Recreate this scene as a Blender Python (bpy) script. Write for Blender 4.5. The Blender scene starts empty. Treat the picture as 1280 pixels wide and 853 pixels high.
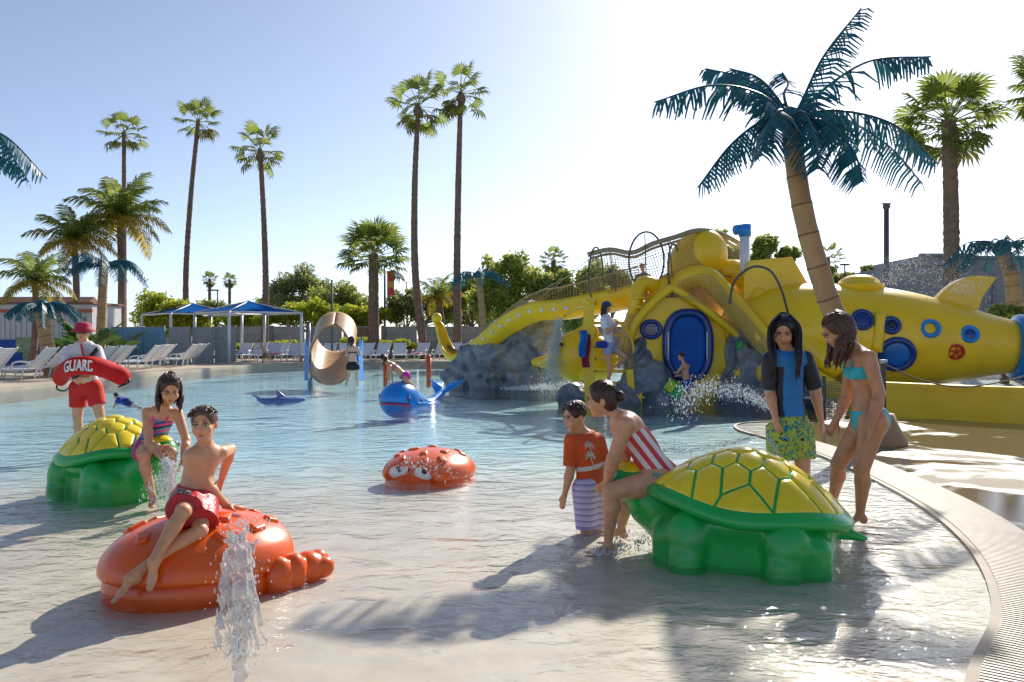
import bpy, math, random
import numpy as np
from mathutils import Vector, Matrix, noise as mnoise
R = math.radians
random.seed(7)
rng = np.random.default_rng(7)
S = bpy.context.scene
COL = S.collection

# ------------------------------------------------------------------ camera
FPX, CX, CY, CAMH = 1000.0, 640.0, 422.0, 1.45      # photograph pixels (1280 x 853)
cam_d = bpy.data.cameras.new('camera')
cam = bpy.data.objects.new('camera', cam_d)
COL.objects.link(cam)
cam.location = (0, 0, CAMH)
cam.rotation_euler = (R(90), 0, 0)
cam_d.sensor_width = 36
cam_d.lens = 36 * FPX / 1280
cam_d.shift_y = -(426.5 - CY) / 1280
cam_d.clip_start = 0.05
cam_d.clip_end = 2000
S.camera = cam

# ------------------------------------------------------------------ world and sun
SUN_EL, SUN_AZ = 33.0, 25.5          # degrees; azimuth clockwise from +Y
w = bpy.data.worlds.new('World'); S.world = w; w.use_nodes = True
nt = w.node_tree
sky = nt.nodes.new('ShaderNodeTexSky'); sky.sky_type = 'NISHITA'; sky.sun_disc = False
sky.sun_elevation = R(SUN_EL); sky.sun_rotation = R(SUN_AZ)
sky.air_density = 0.6; sky.dust_density = 0.7; sky.ozone_density = 3.2; sky.altitude = 20
bg = nt.nodes['Background']; bg.inputs['Strength'].default_value = 0.086
hz = nt.nodes.new('ShaderNodeHueSaturation'); hz.inputs['Saturation'].default_value = 0.78      # hazy coastal air
nt.links.new(sky.outputs[0], hz.inputs['Color']); nt.links.new(hz.outputs[0], bg.inputs[0])

sun_d = bpy.data.lights.new('sun', 'SUN'); sun = bpy.data.objects.new('sun', sun_d); COL.objects.link(sun)
sun_d.energy = 3.05; sun_d.angle = R(0.6); sun_d.color = (1.0, 0.93, 0.82)
_sd = Vector((math.sin(R(SUN_AZ)) * math.cos(R(SUN_EL)), math.cos(R(SUN_AZ)) * math.cos(R(SUN_EL)), math.sin(R(SUN_EL))))
sun.rotation_euler = _sd.to_track_quat('Z', 'Y').to_euler()
sun.location = _sd * 60

S.view_settings.view_transform = 'Standard'; S.view_settings.look = 'None'
S.view_settings.exposure = 1.02; S.view_settings.gamma = 1.0; S.view_settings.use_curve_mapping = False
S.render.engine = 'CYCLES'
S.cycles.use_denoising = True
S.cycles.max_bounces = 8; S.cycles.transparent_max_bounces = 16
S.cycles.caustics_reflective = False; S.cycles.caustics_refractive = False
S.cycles.sample_clamp_indirect = 4.0

# ------------------------------------------------------------------ pixel helpers
def P(x, y, Y):
    """photograph pixel at distance Y (metres in front of the camera) -> world point"""
    return np.array([(x - CX) / FPX * Y, Y, CAMH - (y - CY) / FPX * Y])
def G(x, y, z=0.0):
    """photograph pixel on a horizontal plane at height z"""
    return P(x, y, (CAMH - z) * FPX / (y - CY))

# ------------------------------------------------------------------ object helpers
def put(o, label=None, cat=None, group=None, kind=None):
    if label: o['label'] = label
    if cat: o['category'] = cat
    if group: o['group'] = group
    if kind: o['kind'] = kind
    return o
def thing(name, label, cat, loc=(0, 0, 0), rz=0.0, group=None, sc=1.0):
    o = bpy.data.objects.new(name, None); COL.objects.link(o)
    o.location = tuple(loc); o.rotation_euler = (0, 0, rz); o.scale = (sc, sc, sc)
    o.empty_display_size = 0.2
    return put(o, label, cat, group)
def mesh(name, V, F, smooth=True, mat=None, mi=None):
    me = bpy.data.meshes.new(name)
    V = np.asarray(V, dtype=np.float32).reshape(-1, 3)
    if isinstance(F, np.ndarray) and F.ndim == 2 and len(F):
        n, k = F.shape
        me.vertices.add(len(V)); me.vertices.foreach_set('co', V.ravel())
        me.loops.add(n * k); me.loops.foreach_set('vertex_index', F.astype(np.int32).ravel())
        me.polygons.add(n)
        me.polygons.foreach_set('loop_start', np.arange(0, n * k, k, dtype=np.int32))
        me.polygons.foreach_set('loop_total', np.full(n, k, dtype=np.int32))
        me.update(calc_edges=True)
    else:
        me.from_pydata([tuple(map(float, v)) for v in V], [], [tuple(int(i) for i in f) for f in F]); me.update()
    if smooth and len(me.polygons): me.polygons.foreach_set('use_smooth', np.ones(len(me.polygons), dtype=bool))
    for m in (mat if isinstance(mat, (list, tuple)) else [mat]):
        if m is not None: me.materials.append(m)
    if mi is not None: me.polygons.foreach_set('material_index', np.asarray(mi, dtype=np.int32))
    return me
def link(name, me, parent=None, loc=(0, 0, 0), rot=(0, 0, 0)):
    o = bpy.data.objects.new(name, me); COL.objects.link(o)
    o.location = tuple(loc); o.rotation_euler = rot
    if parent is not None: o.parent = parent
    return o
def wpart(name, VF, mat, parent=None, smooth=True, mi=None):
    """part whose vertices are in world space; parent roots only translate"""
    V, F = VF
    V = np.asarray(V, dtype=float).reshape(-1, 3)
    if parent is not None:
        p = parent; off = np.zeros(3)
        while p is not None: off += np.array(p.location); p = p.parent
        V = V - off
        loc = (0, 0, 0)
    else:
        loc = np.array([(V[:, 0].min() + V[:, 0].max()) / 2, (V[:, 1].min() + V[:, 1].max()) / 2, V[:, 2].min()]); V = V - loc
    return link(name, mesh(name, V, F, smooth, mat, mi), parent, loc)
def copy_tree(o, parent=None):
    c = o.copy(); COL.objects.link(c); c.parent = parent
    for ch in list(o.children): copy_tree(ch, c)
    return c

# ------------------------------------------------------------------ mesh pieces: every function returns (V, F)
def join(*parts):
    Vs, Fs, n = [], [], 0
    for V, F in parts:
        V = np.asarray(V, dtype=float).reshape(-1, 3)
        Vs.append(V); Fs += [tuple(int(i) + n for i in f) for f in F]; n += len(V)
    return np.concatenate(Vs), Fs
def nrm(v):
    v = np.asarray(v, float); return v / max(np.linalg.norm(v), 1e-9)
def box(c, s, rz=0.0):
    x, y, z = np.asarray(s, float) / 2
    V = np.array([[-x, -y, -z], [x, -y, -z], [x, y, -z], [-x, y, -z], [-x, -y, z], [x, -y, z], [x, y, z], [-x, y, z]])
    if rz:
        cs, sn = math.cos(rz), math.sin(rz); V = V @ np.array([[cs, sn, 0], [-sn, cs, 0], [0, 0, 1]])
    return V + np.asarray(c, float), [(0, 3, 2, 1), (4, 5, 6, 7), (0, 1, 5, 4), (1, 2, 6, 5), (2, 3, 7, 6), (3, 0, 4, 7)]
def beam(a, b, wd, th, up=(0, 0, 1)):
    """box between two points"""
    a = np.asarray(a, float); b = np.asarray(b, float); d = nrm(b - a)
    s = np.cross(d, up); s = nrm(s) if np.linalg.norm(s) > 1e-6 else np.array([1., 0, 0]); u = np.cross(s, d)
    V = [p + s * i * wd / 2 + u * j * th / 2 for p in (a, b) for i, j in ((-1, -1), (1, -1), (1, 1), (-1, 1))]
    return np.array(V), [(0, 3, 2, 1), (4, 5, 6, 7), (0, 1, 5, 4), (1, 2, 6, 5), (2, 3, 7, 6), (3, 0, 4, 7)]
def frames(pts, closed=False):
    pts = np.asarray(pts, float); n = len(pts)
    T = np.gradient(pts, axis=0)
    if closed: T = np.roll(pts, -1, 0) - np.roll(pts, 1, 0)
    T = T / np.maximum(np.linalg.norm(T, axis=1, keepdims=True), 1e-9)
    N = np.zeros_like(pts); u = np.array([0, 0, 1.0]) if abs(T[0][2]) < 0.9 else np.array([1.0, 0, 0])
    N[0] = nrm(u - T[0] * np.dot(u, T[0]))
    for i in range(1, n):
        v = N[i - 1] - T[i] * np.dot(N[i - 1], T[i]); N[i] = nrm(v)
    return T, N, np.cross(T, N)
def tube(pts, r, k=8, closed=False, caps=True, flat=1.0):
    pts = np.asarray(pts, float); n = len(pts); r = np.broadcast_to(np.asarray(r, float), (n,))
    T, N, B = frames(pts, closed)
    a = np.arange(k) * 2 * math.pi / k
    V = pts[:, None] + r[:, None, None] * (np.cos(a)[None, :, None] * N[:, None] * flat + np.sin(a)[None, :, None] * B[:, None])
    F = []
    for i in range(n if closed else n - 1):
        j = (i + 1) % n
        for q in range(k): F.append((i * k + q, i * k + (q + 1) % k, j * k + (q + 1) % k, j * k + q))
    if caps and not closed:
        F.append(tuple(range(k - 1, -1, -1))); F.append(tuple((n - 1) * k + q for q in range(k)))
    return V.reshape(-1, 3), F
def lathe(prof, k=24, c=(0, 0, 0), axis='z'):
    """profile [(r, h)] revolved round z (or x)"""
    a = np.arange(k) * 2 * math.pi / k; V = []
    for r, h in prof:
        V.append(np.stack([r * np.cos(a), r * np.sin(a), np.full(k, h)], 1))
    V = np.concatenate(V); F = []
    for i in range(len(prof) - 1):
        for q in range(k): F.append((i * k + q, i * k + (q + 1) % k, (i + 1) * k + (q + 1) % k, (i + 1) * k + q))
    F.append(tuple(range(k - 1, -1, -1))); F.append(tuple((len(prof) - 1) * k + q for q in range(k)))
    if axis == 'x': V = V[:, [2, 0, 1]]
    if axis == 'y': V = V[:, [1, 2, 0]]
    return V + np.asarray(c, float), F
def ball(c, r, nu=12, nv=8):
    V = []; F = []
    r = np.broadcast_to(np.asarray(r, float), (3,))
    for j in range(1, nv):
        t = math.pi * j / nv
        for i in range(nu):
            p = 2 * math.pi * i / nu; V.append((math.sin(t) * math.cos(p), math.sin(t) * math.sin(p), math.cos(t)))
    V += [(0, 0, 1), (0, 0, -1)]; nb = len(V) - 2
    for j in range(nv - 2):
        for i in range(nu): F.append((j * nu + i, (j + 1) * nu + i, (j + 1) * nu + (i + 1) % nu, j * nu + (i + 1) % nu))
    for i in range(nu):
        F.append((nb, i, (i + 1) % nu)); F.append((nb + 1, (nv - 2) * nu + (i + 1) % nu, (nv - 2) * nu + i))
    return np.array(V) * r + np.asarray(c, float), F
def extrude(poly, vec):
    """flat polygon (list of 3-d points) extruded along vec"""
    A = np.asarray(poly, float); n = len(A); B = A + np.asarray(vec, float)
    F = [tuple(range(n - 1, -1, -1)), tuple(range(n, 2 * n))] + [(i, (i + 1) % n, n + (i + 1) % n, n + i) for i in range(n)]
    return np.concatenate([A, B]), F
def spline(pts, n=24):
    """Catmull-Rom through points"""
    p = np.asarray(pts, float); p = np.concatenate([[2 * p[0] - p[1]], p, [2 * p[-1] - p[-2]]])
    m = len(p) - 3; out = []
    for t in np.linspace(0, m - 1e-6, n):
        i = int(t); f = t - i; a, b, c, d = p[i:i + 4]
        out.append(0.5 * ((2 * b) + (-a + c) * f + (2 * a - 5 * b + 4 * c - d) * f * f + (-a + 3 * b - 3 * c + d) * f ** 3))
    return np.array(out)
def xf(VF, M=None, t=(0, 0, 0), s=1.0, rz=0.0):
    V, F = VF; V = np.asarray(V, float) * s
    if rz:
        cs, sn = math.cos(rz), math.sin(rz); V = V @ np.array([[cs, sn, 0], [-sn, cs, 0], [0, 0, 1]])
    if M is not None: V = V @ np.asarray(M, float).T
    return V + np.asarray(t, float), F

# ------------------------------------------------------------------ signed distance modelling (organic shapes)
def smin(a, b, k):
    if k <= 0: return np.minimum(a, b)
    h = np.maximum(k - np.abs(a - b), 0) / k
    return np.minimum(a, b) - h * h * k * 0.25
class SDF:
    """list of primitives merged with a soft union and turned into one continuous surface"""
    def __init__(s): s.p = []
    def add(s, f, lo, hi, k, op): s.p.append((f, np.asarray(lo, float), np.asarray(hi, float), k, op)); return s
    def cap(s, a, b, ra, rb=None, k=0.03, side=None, flat=1.0, cut=None, op='u'):
        """tapered limb from a to b; side+flat: flattened section; cut: flat end at 'b', 'a' or 'ab'"""
        a = np.asarray(a, float); b = np.asarray(b, float); rb = ra if rb is None else rb
        d = b - a; L2 = max(float(d @ d), 1e-9); L = math.sqrt(L2); dn = d / L
        if side is not None:
            sd = np.asarray(side, float); sd = nrm(sd - dn * (sd @ dn)); fr = np.cross(dn, sd)
        def f(Q):
            q = Q - a; t = np.clip(q @ d / L2, 0, 1)
            e = q - t[..., None] * d
            if side is not None:
                ef = e @ fr; e = e + ef[..., None] * fr * (1 / flat - 1)
                r = ra + (rb - ra) * t
                ln = np.linalg.norm(e, axis=-1); dist = (ln - r) * np.where(ln > 1e-9, np.linalg.norm(q - t[..., None] * d, axis=-1) / np.maximum(ln, 1e-9), 1)
                dist = np.where(ln < r, np.minimum((ln - r) * flat, -1e-4), dist)
            else:
                dist = np.linalg.norm(e, axis=-1) - (ra + (rb - ra) * t)
            if cut:
                if 'b' in cut: dist = np.maximum(dist, (Q - b) @ dn)
                if 'a' in cut: dist = np.maximum(dist, (a - Q) @ dn)
            return dist
        m = max(ra, rb)
        return s.add(f, np.minimum(a, b) - m, np.maximum(a, b) + m, k, op)
    def ell(s, c, r, M=None, k=0.03, op='u'):
        """ellipsoid; rows of M are its axes"""
        c = np.asarray(c, float); r = np.asarray(r, float); M = np.eye(3) if M is None else np.asarray(M, float)
        def f(Q):
            q = (Q - c) @ M.T
            k0 = np.linalg.norm(q / r, axis=-1); k1 = np.linalg.norm(q / (r * r), axis=-1)
            return k0 * (k0 - 1.0) / np.maximum(k1, 1e-9)
        ext = np.sqrt(((M * r[:, None]) ** 2).sum(0))
        return s.add(f, c - ext, c + ext, k, op)
    def rbox(s, c, h, r, M=None, k=0.03, op='u'):
        c = np.asarray(c, float); h = np.asarray(h, float); M = np.eye(3) if M is None else np.asarray(M, float)
        def f(Q):
            q = np.abs((Q - c) @ M.T) - (h - r)
            return np.linalg.norm(np.maximum(q, 0), axis=-1) + np.minimum(q.max(-1), 0) - r
        ext = (np.abs(M) * h[:, None]).sum(0)
        return s.add(f, c - ext, c + ext, k, op)
    def plane(s, pt, n, k=0.0):
        """keep the side the normal points away from"""
        pt = np.asarray(pt, float); n = nrm(n)
        return s.add(lambda Q: (Q - pt) @ n, np.full(3, -1e9), np.full(3, 1e9), k, 'i')
    def mesh(s, h, warp=None, relax=1, lo=None, hi=None):
        us = [p for p in s.p if p[4] == 'u']
        L = np.min([p[1] for p in us], 0) - 3 * h; H = np.max([p[2] for p in us], 0) + 3 * h
        kk = max(p[3] for p in us) * 0.3; L -= kk; H += kk
        if lo is not None: L = np.maximum(L, lo)
        if hi is not None: H = np.minimum(H, hi)
        n = np.maximum(((H - L) / h).astype(int) + 2, 4)
        F = np.full(tuple(n), 10.0)
        ax = [L[i] + h * np.arange(n[i]) for i in range(3)]
        for f, lo_, hi_, k, op in s.p:
            mg = k + 3 * h if op == 'u' else k + 4 * h
            i0 = np.clip(np.floor((lo_ - mg - L) / h), 0, n - 1).astype(int); i1 = np.clip(np.ceil((hi_ + mg - L) / h) + 1, 0, n).astype(int)
            if (i1 - i0).min() <= 0: continue
            sl = tuple(slice(i0[i], i1[i]) for i in range(3))
            Q = np.stack(np.meshgrid(*[ax[i][sl[i]] for i in range(3)], indexing='ij'), -1)
            if warp is not None: Q = warp(Q)
            D = f(Q)
            if op == 'u': F[sl] = smin(F[sl], D, k)
            elif op == 's': F[sl] = -smin(-F[sl], D, k)
            else: F[sl] = -smin(-F[sl], -D, k)
        return surfnets(F, L, h, relax)
def surfnets(F, L, h, relax=1):
    s = F < 0
    c = [s[i:s.shape[0] - 1 + i, j:s.shape[1] - 1 + j, k:s.shape[2] - 1 + k] for i in (0, 1) for j in (0, 1) for k in (0, 1)]
    anyc = c[0].copy(); allc = c[0].copy()
    for q in c[1:]: anyc |= q; allc &= q
    I = np.argwhere(anyc & ~allc)
    idx = np.full(anyc.shape, -1, dtype=np.int64); idx[tuple(I.T)] = np.arange(len(I))
    acc = np.zeros((len(I), 3)); cnt = np.zeros(len(I))
    for ax in range(3):
        o = [a for a in range(3) if a != ax]
        for u in (0, 1):
            for v in (0, 1):
                A = I.copy(); A[:, o[0]] += u; A[:, o[1]] += v; B = A.copy(); B[:, ax] += 1
                fa = F[tuple(A.T)]; fb = F[tuple(B.T)]; m = (fa < 0) != (fb < 0)
                t = np.where(m, fa / np.where(m, fa - fb, 1), 0)
                p = A - I.astype(float) * 0; p = p.astype(float); p[:, ax] += t
                acc[m] += p[m]; cnt[m] += 1
    V = L + h * (acc / np.maximum(cnt, 1)[:, None])
    Fs = []
    for ax in range(3):
        o = [a for a in range(3) if a != ax]
        a0 = [slice(None)] * 3; a1 = [slice(None)] * 3
        a0[ax] = slice(0, -1); a1[ax] = slice(1, None)
        sa, sb = s[tuple(a0)], s[tuple(a1)]
        E = np.argwhere(sa != sb)
        E = E[(E[:, o[0]] > 0) & (E[:, o[1]] > 0) & (E[:, o[0]] < s.shape[o[0]] - 1) & (E[:, o[1]] < s.shape[o[1]] - 1)]
        if not len(E): continue
        ins = sa[tuple(E.T)]
        def g(du, dv):
            q = E.copy(); q[:, o[0]] += du; q[:, o[1]] += dv; return idx[tuple(q.T)]
        quad = np.stack([g(-1, -1), g(0, -1), g(0, 0), g(-1, 0)], 1)
        flip = ins if ax != 1 else ~ins
        quad[~flip] = quad[~flip][:, ::-1]
        Fs.append(quad)
    Q = np.concatenate(Fs) if Fs else np.zeros((0, 4), int)
    Q = Q[(Q >= 0).all(1)]
    for _ in range(relax):
        A = np.zeros_like(V); n = np.zeros(len(V))
        for i in range(4):
            for j in (1, 3):
                np.add.at(A, Q[:, i], V[Q[:, (i + j) % 4]]); np.add.at(n, Q[:, i], 1)
        ok = n > 0
        V[ok] = V[ok] * 0.5 + 0.5 * A[ok] / n[ok, None]
    return V, Q

# ------------------------------------------------------------------ materials
def newmat(name):
    m = bpy.data.materials.new(name); m.use_nodes = True
    return m, m.node_tree, m.node_tree.nodes['Principled BSDF']
def node(nt, t, **kw):
    n = nt.nodes.new(t)
    for k, v in kw.items():
        if k.startswith('i_'): n.inputs[k[2:].replace('_', ' ')].default_value = v
        else: setattr(n, k, v)
    return n
def ramp(nt, fac, stops):
    r = nt.nodes.new('ShaderNodeValToRGB'); e = r.color_ramp.elements
    while len(e) < len(stops): e.new(0.5)
    for i, (p, c) in enumerate(stops):
        e[i].position = p; e[i].color = (c[0], c[1], c[2], 1) if isinstance(c, (tuple, list)) else (c, c, c, 1)
    nt.links.new(fac, r.inputs[0]); return r.outputs[0]
def coords(nt, kind='Object', scale=(1, 1, 1), rot=(0, 0, 0), loc=(0, 0, 0)):
    tc = nt.nodes.new('ShaderNodeTexCoord'); mp = nt.nodes.new('ShaderNodeMapping')
    mp.inputs['Scale'].default_value = scale; mp.inputs['Rotation'].default_value = rot; mp.inputs['Location'].default_value = loc
    nt.links.new(tc.outputs[kind], mp.inputs[0]); return mp.outputs[0]
def mat(name, col, rough=0.5, var=0.12, vscale=4.0, bump=0.0, bscale=40.0, metal=0.0, spec=0.5, sss=0.0, trans=0.0, coat=0.0, dirt=None, kind='Object', island=0.0):
    """painted / natural surface: base colour with soft noise variation and fine relief"""
    m, nt, b = newmat(name); L = nt.links
    co = coords(nt, kind)
    n = node(nt, 'ShaderNodeTexNoise', i_Scale=vscale, i_Detail=6.0, i_Roughness=0.6); L.new(co, n.inputs['Vector'])
    c0 = [max(0, c * (1 - var)) for c in col]; c1 = [min(1, c * (1 + var)) for c in col]
    out = ramp(nt, n.outputs['Fac'], [(0.3, c0), (0.7, c1)])
    if dirt:
        n2 = node(nt, 'ShaderNodeTexNoise', i_Scale=vscale * 0.6, i_Detail=8.0, i_Roughness=0.7); L.new(co, n2.inputs['Vector'])
        f = ramp(nt, n2.outputs['Fac'], [(0.52, 0.0), (0.75, 0.55)])
        mx = node(nt, 'ShaderNodeMix', data_type='RGBA'); L.new(f, mx.inputs[0]); L.new(out, mx.inputs[6]); mx.inputs[7].default_value = (*dirt, 1); out = mx.outputs[2]
    if island:
        gi = node(nt, 'ShaderNodeNewGeometry')
        hs = node(nt, 'ShaderNodeHueSaturation'); L.new(out, hs.inputs['Color'])
        mr = node(nt, 'ShaderNodeMapRange'); L.new(gi.outputs['Random Per Island'], mr.inputs[0]); mr.inputs[3].default_value = 1 - island; mr.inputs[4].default_value = 1 + island
        L.new(mr.outputs[0], hs.inputs['Value'])
        mh = node(nt, 'ShaderNodeMapRange'); L.new(gi.outputs['Random Per Island'], mh.inputs[0]); mh.inputs[3].default_value = 0.5 + island * 0.06; mh.inputs[4].default_value = 0.5 - island * 0.06
        L.new(mh.outputs[0], hs.inputs['Hue']); out = hs.outputs[0]
    L.new(out, b.inputs['Base Color'])
    b.inputs['Roughness'].default_value = rough; b.inputs['Metallic'].default_value = metal
    b.inputs['Specular IOR Level'].default_value = spec
    if coat: b.inputs['Coat Weight'].default_value = coat; b.inputs['Coat Roughness'].default_value = 0.086
    if sss:
        b.inputs['Subsurface Weight'].default_value = sss; b.inputs['Subsurface Radius'].default_value = (0.02, 0.008, 0.004); b.inputs['Subsurface Scale'].default_value = 1.0
    if bump:
        n3 = node(nt, 'ShaderNodeTexNoise', i_Scale=bscale, i_Detail=5.0, i_Roughness=0.6); L.new(co, n3.inputs['Vector'])
        bp = node(nt, 'ShaderNodeBump', i_Strength=bump, i_Distance=0.02); L.new(n3.outputs['Fac'], bp.inputs['Height']); L.new(bp.outputs[0], b.inputs['Normal'])
    if trans:
        tr = node(nt, 'ShaderNodeBsdfTranslucent'); L.new(out, tr.inputs[0])
        mx = node(nt, 'ShaderNodeMixShader', i_Fac=trans); L.new(b.outputs[0], mx.inputs[1]); L.new(tr.outputs[0], mx.inputs[2])
        L.new(mx.outputs[0], nt.nodes['Material Output'].inputs[0])
    return m

def cloth(name, col, rough=0.75, var=0.14): return mat(name, col, rough, var, 7, 0.55, 26)
def stripes(name, cols, scale, axis=(0, 0, 0), rough=0.6, seq=None, wob=0.0):
    """hard-edged bands along local z after a rotation"""
    m, nt, b = newmat(name); L = nt.links; co = coords(nt, 'Object', (1, 1, 1), axis)
    sx = node(nt, 'ShaderNodeSeparateXYZ'); L.new(co, sx.inputs[0])
    mu = node(nt, 'ShaderNodeMath', operation='MULTIPLY'); L.new(sx.outputs['Z'], mu.inputs[0]); mu.inputs[1].default_value = scale
    if wob:
        n = node(nt, 'ShaderNodeTexNoise', i_Scale=4.0); L.new(co, n.inputs['Vector']); ad = node(nt, 'ShaderNodeMath', operation='MULTIPLY_ADD'); L.new(n.outputs['Fac'], ad.inputs[0]); ad.inputs[1].default_value = wob; L.new(mu.outputs[0], ad.inputs[2]); mu = ad
    fr = node(nt, 'ShaderNodeMath', operation='FRACT'); L.new(mu.outputs[0], fr.inputs[0])
    n = len(cols); r = nt.nodes.new('ShaderNodeValToRGB'); r.color_ramp.interpolation = 'CONSTANT'; e = r.color_ramp.elements
    while len(e) < n: e.new(0.5)
    pos = seq or [i / n for i in range(n)]
    for i, c in enumerate(cols): e[i].position = pos[i]; e[i].color = (*c, 1)
    L.new(fr.outputs[0], r.inputs[0]); L.new(r.outputs[0], b.inputs['Base Color']); b.inputs['Roughness'].default_value = rough
    return m
def floral(name, cols, scale=14, rough=0.7):
    m, nt, b = newmat(name); L = nt.links; co = coords(nt)
    v = node(nt, 'ShaderNodeTexNoise', i_Scale=scale, i_Detail=2.0, i_Distortion=1.6); L.new(co, v.inputs['Vector'])
    r = nt.nodes.new('ShaderNodeValToRGB'); r.color_ramp.interpolation = 'CONSTANT'; e = r.color_ramp.elements
    while len(e) < len(cols): e.new(.5)
    for i, c in enumerate(cols): e[i].position = 0 if i == 0 else 0.34 + 0.32 * (i - 1) / max(1, len(cols) - 2); e[i].color = (*c, 1)
    L.new(v.outputs['Fac'], r.inputs[0]); L.new(r.outputs[0], b.inputs['Base Color']); b.inputs['Roughness'].default_value = rough
    return m

# ================================================================== THE SETTING
# --- pool basin: beach-entry floor, water sheet, decks
ARC = np.array([(0.6, 0.4), (1.25, 2.2), (1.9, 3.36), (2.57, 4.29), (3.1, 5.41), (3.45, 6.6), (3.65, 7.9), (3.78, 9.6), (3.72, 11.2), (3.55, 12.6), (3.9, 13.6), (5.0, 14.0)])
ARC = spline(ARC, 90)
def arc_dist(X, Y):
    """signed distance to the pool's right-hand edge, positive in the water"""
    p = np.stack([X.ravel(), Y.ravel()], 1); d = np.full(len(p), 1e9); sg = np.ones(len(p))
    for a, b in zip(ARC[:-1], ARC[1:]):
        v = b - a; t = np.clip(((p - a) @ v) / (v @ v), 0, 1); e = p - (a + t[:, None] * v); l = np.linalg.norm(e, axis=1)
        c = v[0] * e[:, 1] - v[1] * e[:, 0]; m = l < d; d[m] = l[m]; sg[m] = np.where(c[m] > 0, 1, -1)
    return (d * sg).reshape(X.shape)

def pool_floor_mat():
    m, nt, b = newmat('pool_plaster'); L = nt.links
    co = coords(nt, 'Object', loc=(0, 29.5, 0))
    sx = node(nt, 'ShaderNodeSeparateXYZ'); L.new(co, sx.inputs[0])
    n = node(nt, 'ShaderNodeTexNoise', i_Scale=0.7, i_Detail=5.0); L.new(co, n.inputs['Vector'])
    ad = node(nt, 'ShaderNodeMath', operation='MULTIPLY_ADD'); L.new(n.outputs['Fac'], ad.inputs[0]); ad.inputs[1].default_value = 3.0; L.new(sx.outputs['Y'], ad.inputs[2])
    mr = node(nt, 'ShaderNodeMapRange', interpolation_type='SMOOTHSTEP'); L.new(ad.outputs[0], mr.inputs[0]); mr.inputs[1].default_value = 7.0; mr.inputs[2].default_value = 15.0
    n2 = node(nt, 'ShaderNodeTexNoise', i_Scale=3.0, i_Detail=8.0, i_Roughness=0.65); L.new(co, n2.inputs['Vector'])
    sand = ramp(nt, n2.outputs['Fac'], [(0.3, (0.50, 0.405, 0.305)), (0.7, (0.66, 0.55, 0.425))])
    blue = ramp(nt, n2.outputs['Fac'], [(0.3, (0.30, 0.57, 0.63)), (0.7, (0.42, 0.70, 0.74))])
    mx = node(nt, 'ShaderNodeMix', data_type='RGBA'); L.new(mr.outputs[0], mx.inputs[0]); L.new(sand, mx.inputs[6]); L.new(blue, mx.inputs[7])
    L.new(mx.outputs[2], b.inputs['Base Color']); b.inputs['Roughness'].default_value = 0.7
    return m
def water_mat():
    m, nt, b = newmat('pool_water'); L = nt.links; nt.nodes.remove(b)
    co = coords(nt)
    n1 = node(nt, 'ShaderNodeTexNoise', i_Scale=2.3, i_Detail=3.0, i_Roughness=0.5, i_Distortion=0.8); 
    mp = node(nt, 'ShaderNodeMapping'); mp.inputs['Scale'].default_value = (0.85, 1.2, 1); L.new(co, mp.inputs[0]); L.new(mp.outputs[0], n1.inputs['Vector'])
    n2 = node(nt, 'ShaderNodeTexNoise', i_Scale=7.0, i_Detail=2.0, i_Roughness=0.45, i_Distortion=0.8); L.new(mp.outputs[0], n2.inputs['Vector'])
    n3 = node(nt, 'ShaderNodeTexNoise', i_Scale=34.0, i_Detail=2.0); L.new(mp.outputs[0], n3.inputs['Vector'])
    # patches where people and jets stir the surface
    n4 = node(nt, 'ShaderNodeTexNoise', i_Scale=0.45, i_Detail=3.0); L.new(co, n4.inputs['Vector'])
    stir = ramp(nt, n4.outputs['Fac'], [(0.38, 0.22), (0.62, 1.0)])
    m1 = node(nt, 'ShaderNodeMath', operation='MULTIPLY'); L.new(n3.outputs['Fac'], m1.inputs[0]); L.new(stir, m1.inputs[1])
    m0 = node(nt, 'ShaderNodeMath', operation='MULTIPLY'); L.new(n2.outputs['Fac'], m0.inputs[0]); L.new(stir, m0.inputs[1])
    a1 = node(nt, 'ShaderNodeMath', operation='MULTIPLY_ADD'); L.new(m0.outputs[0], a1.inputs[0]); a1.inputs[1].default_value = 0.55; 
    m2 = node(nt, 'ShaderNodeMath', operation='MULTIPLY'); L.new(m1.outputs[0], m2.inputs[0]); m2.inputs[1].default_value = 0.16; L.new(m2.outputs[0], a1.inputs[2])
    a2 = node(nt, 'ShaderNodeMath', operation='ADD'); L.new(a1.outputs[0], a2.inputs[0]); L.new(n1.outputs['Fac'], a2.inputs[1])
    bp = node(nt, 'ShaderNodeBump', i_Strength=0.62, i_Distance=0.06); L.new(a2.outputs[0], bp.inputs['Height'])
    lw = node(nt, 'ShaderNodeLayerWeight', i_Blend=0.5); L.new(bp.outputs[0], lw.inputs['Normal'])
    p5 = node(nt, 'ShaderNodeMath', operation='POWER'); L.new(lw.outputs['Facing'], p5.inputs[0]); p5.inputs[1].default_value = 5.0
    fr = node(nt, 'ShaderNodeMath', operation='MULTIPLY_ADD'); L.new(p5.outputs[0], fr.inputs[0]); fr.inputs[1].default_value = 0.95; fr.inputs[2].default_value = 0.02
    gl = node(nt, 'ShaderNodeBsdfGlossy', i_Roughness=0.03); L.new(bp.outputs[0], gl.inputs['Normal'])
    tr = node(nt, 'ShaderNodeBsdfTransparent', i_Color=(0.955, 0.985, 0.99, 1))
    mx = node(nt, 'ShaderNodeMixShader'); L.new(fr.outputs[0], mx.inputs[0]); L.new(tr.outputs[0], mx.inputs[1]); L.new(gl.outputs[0], mx.inputs[2])
    L.new(mx.outputs[0], nt.nodes['Material Output'].inputs[0])
    return m
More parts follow.
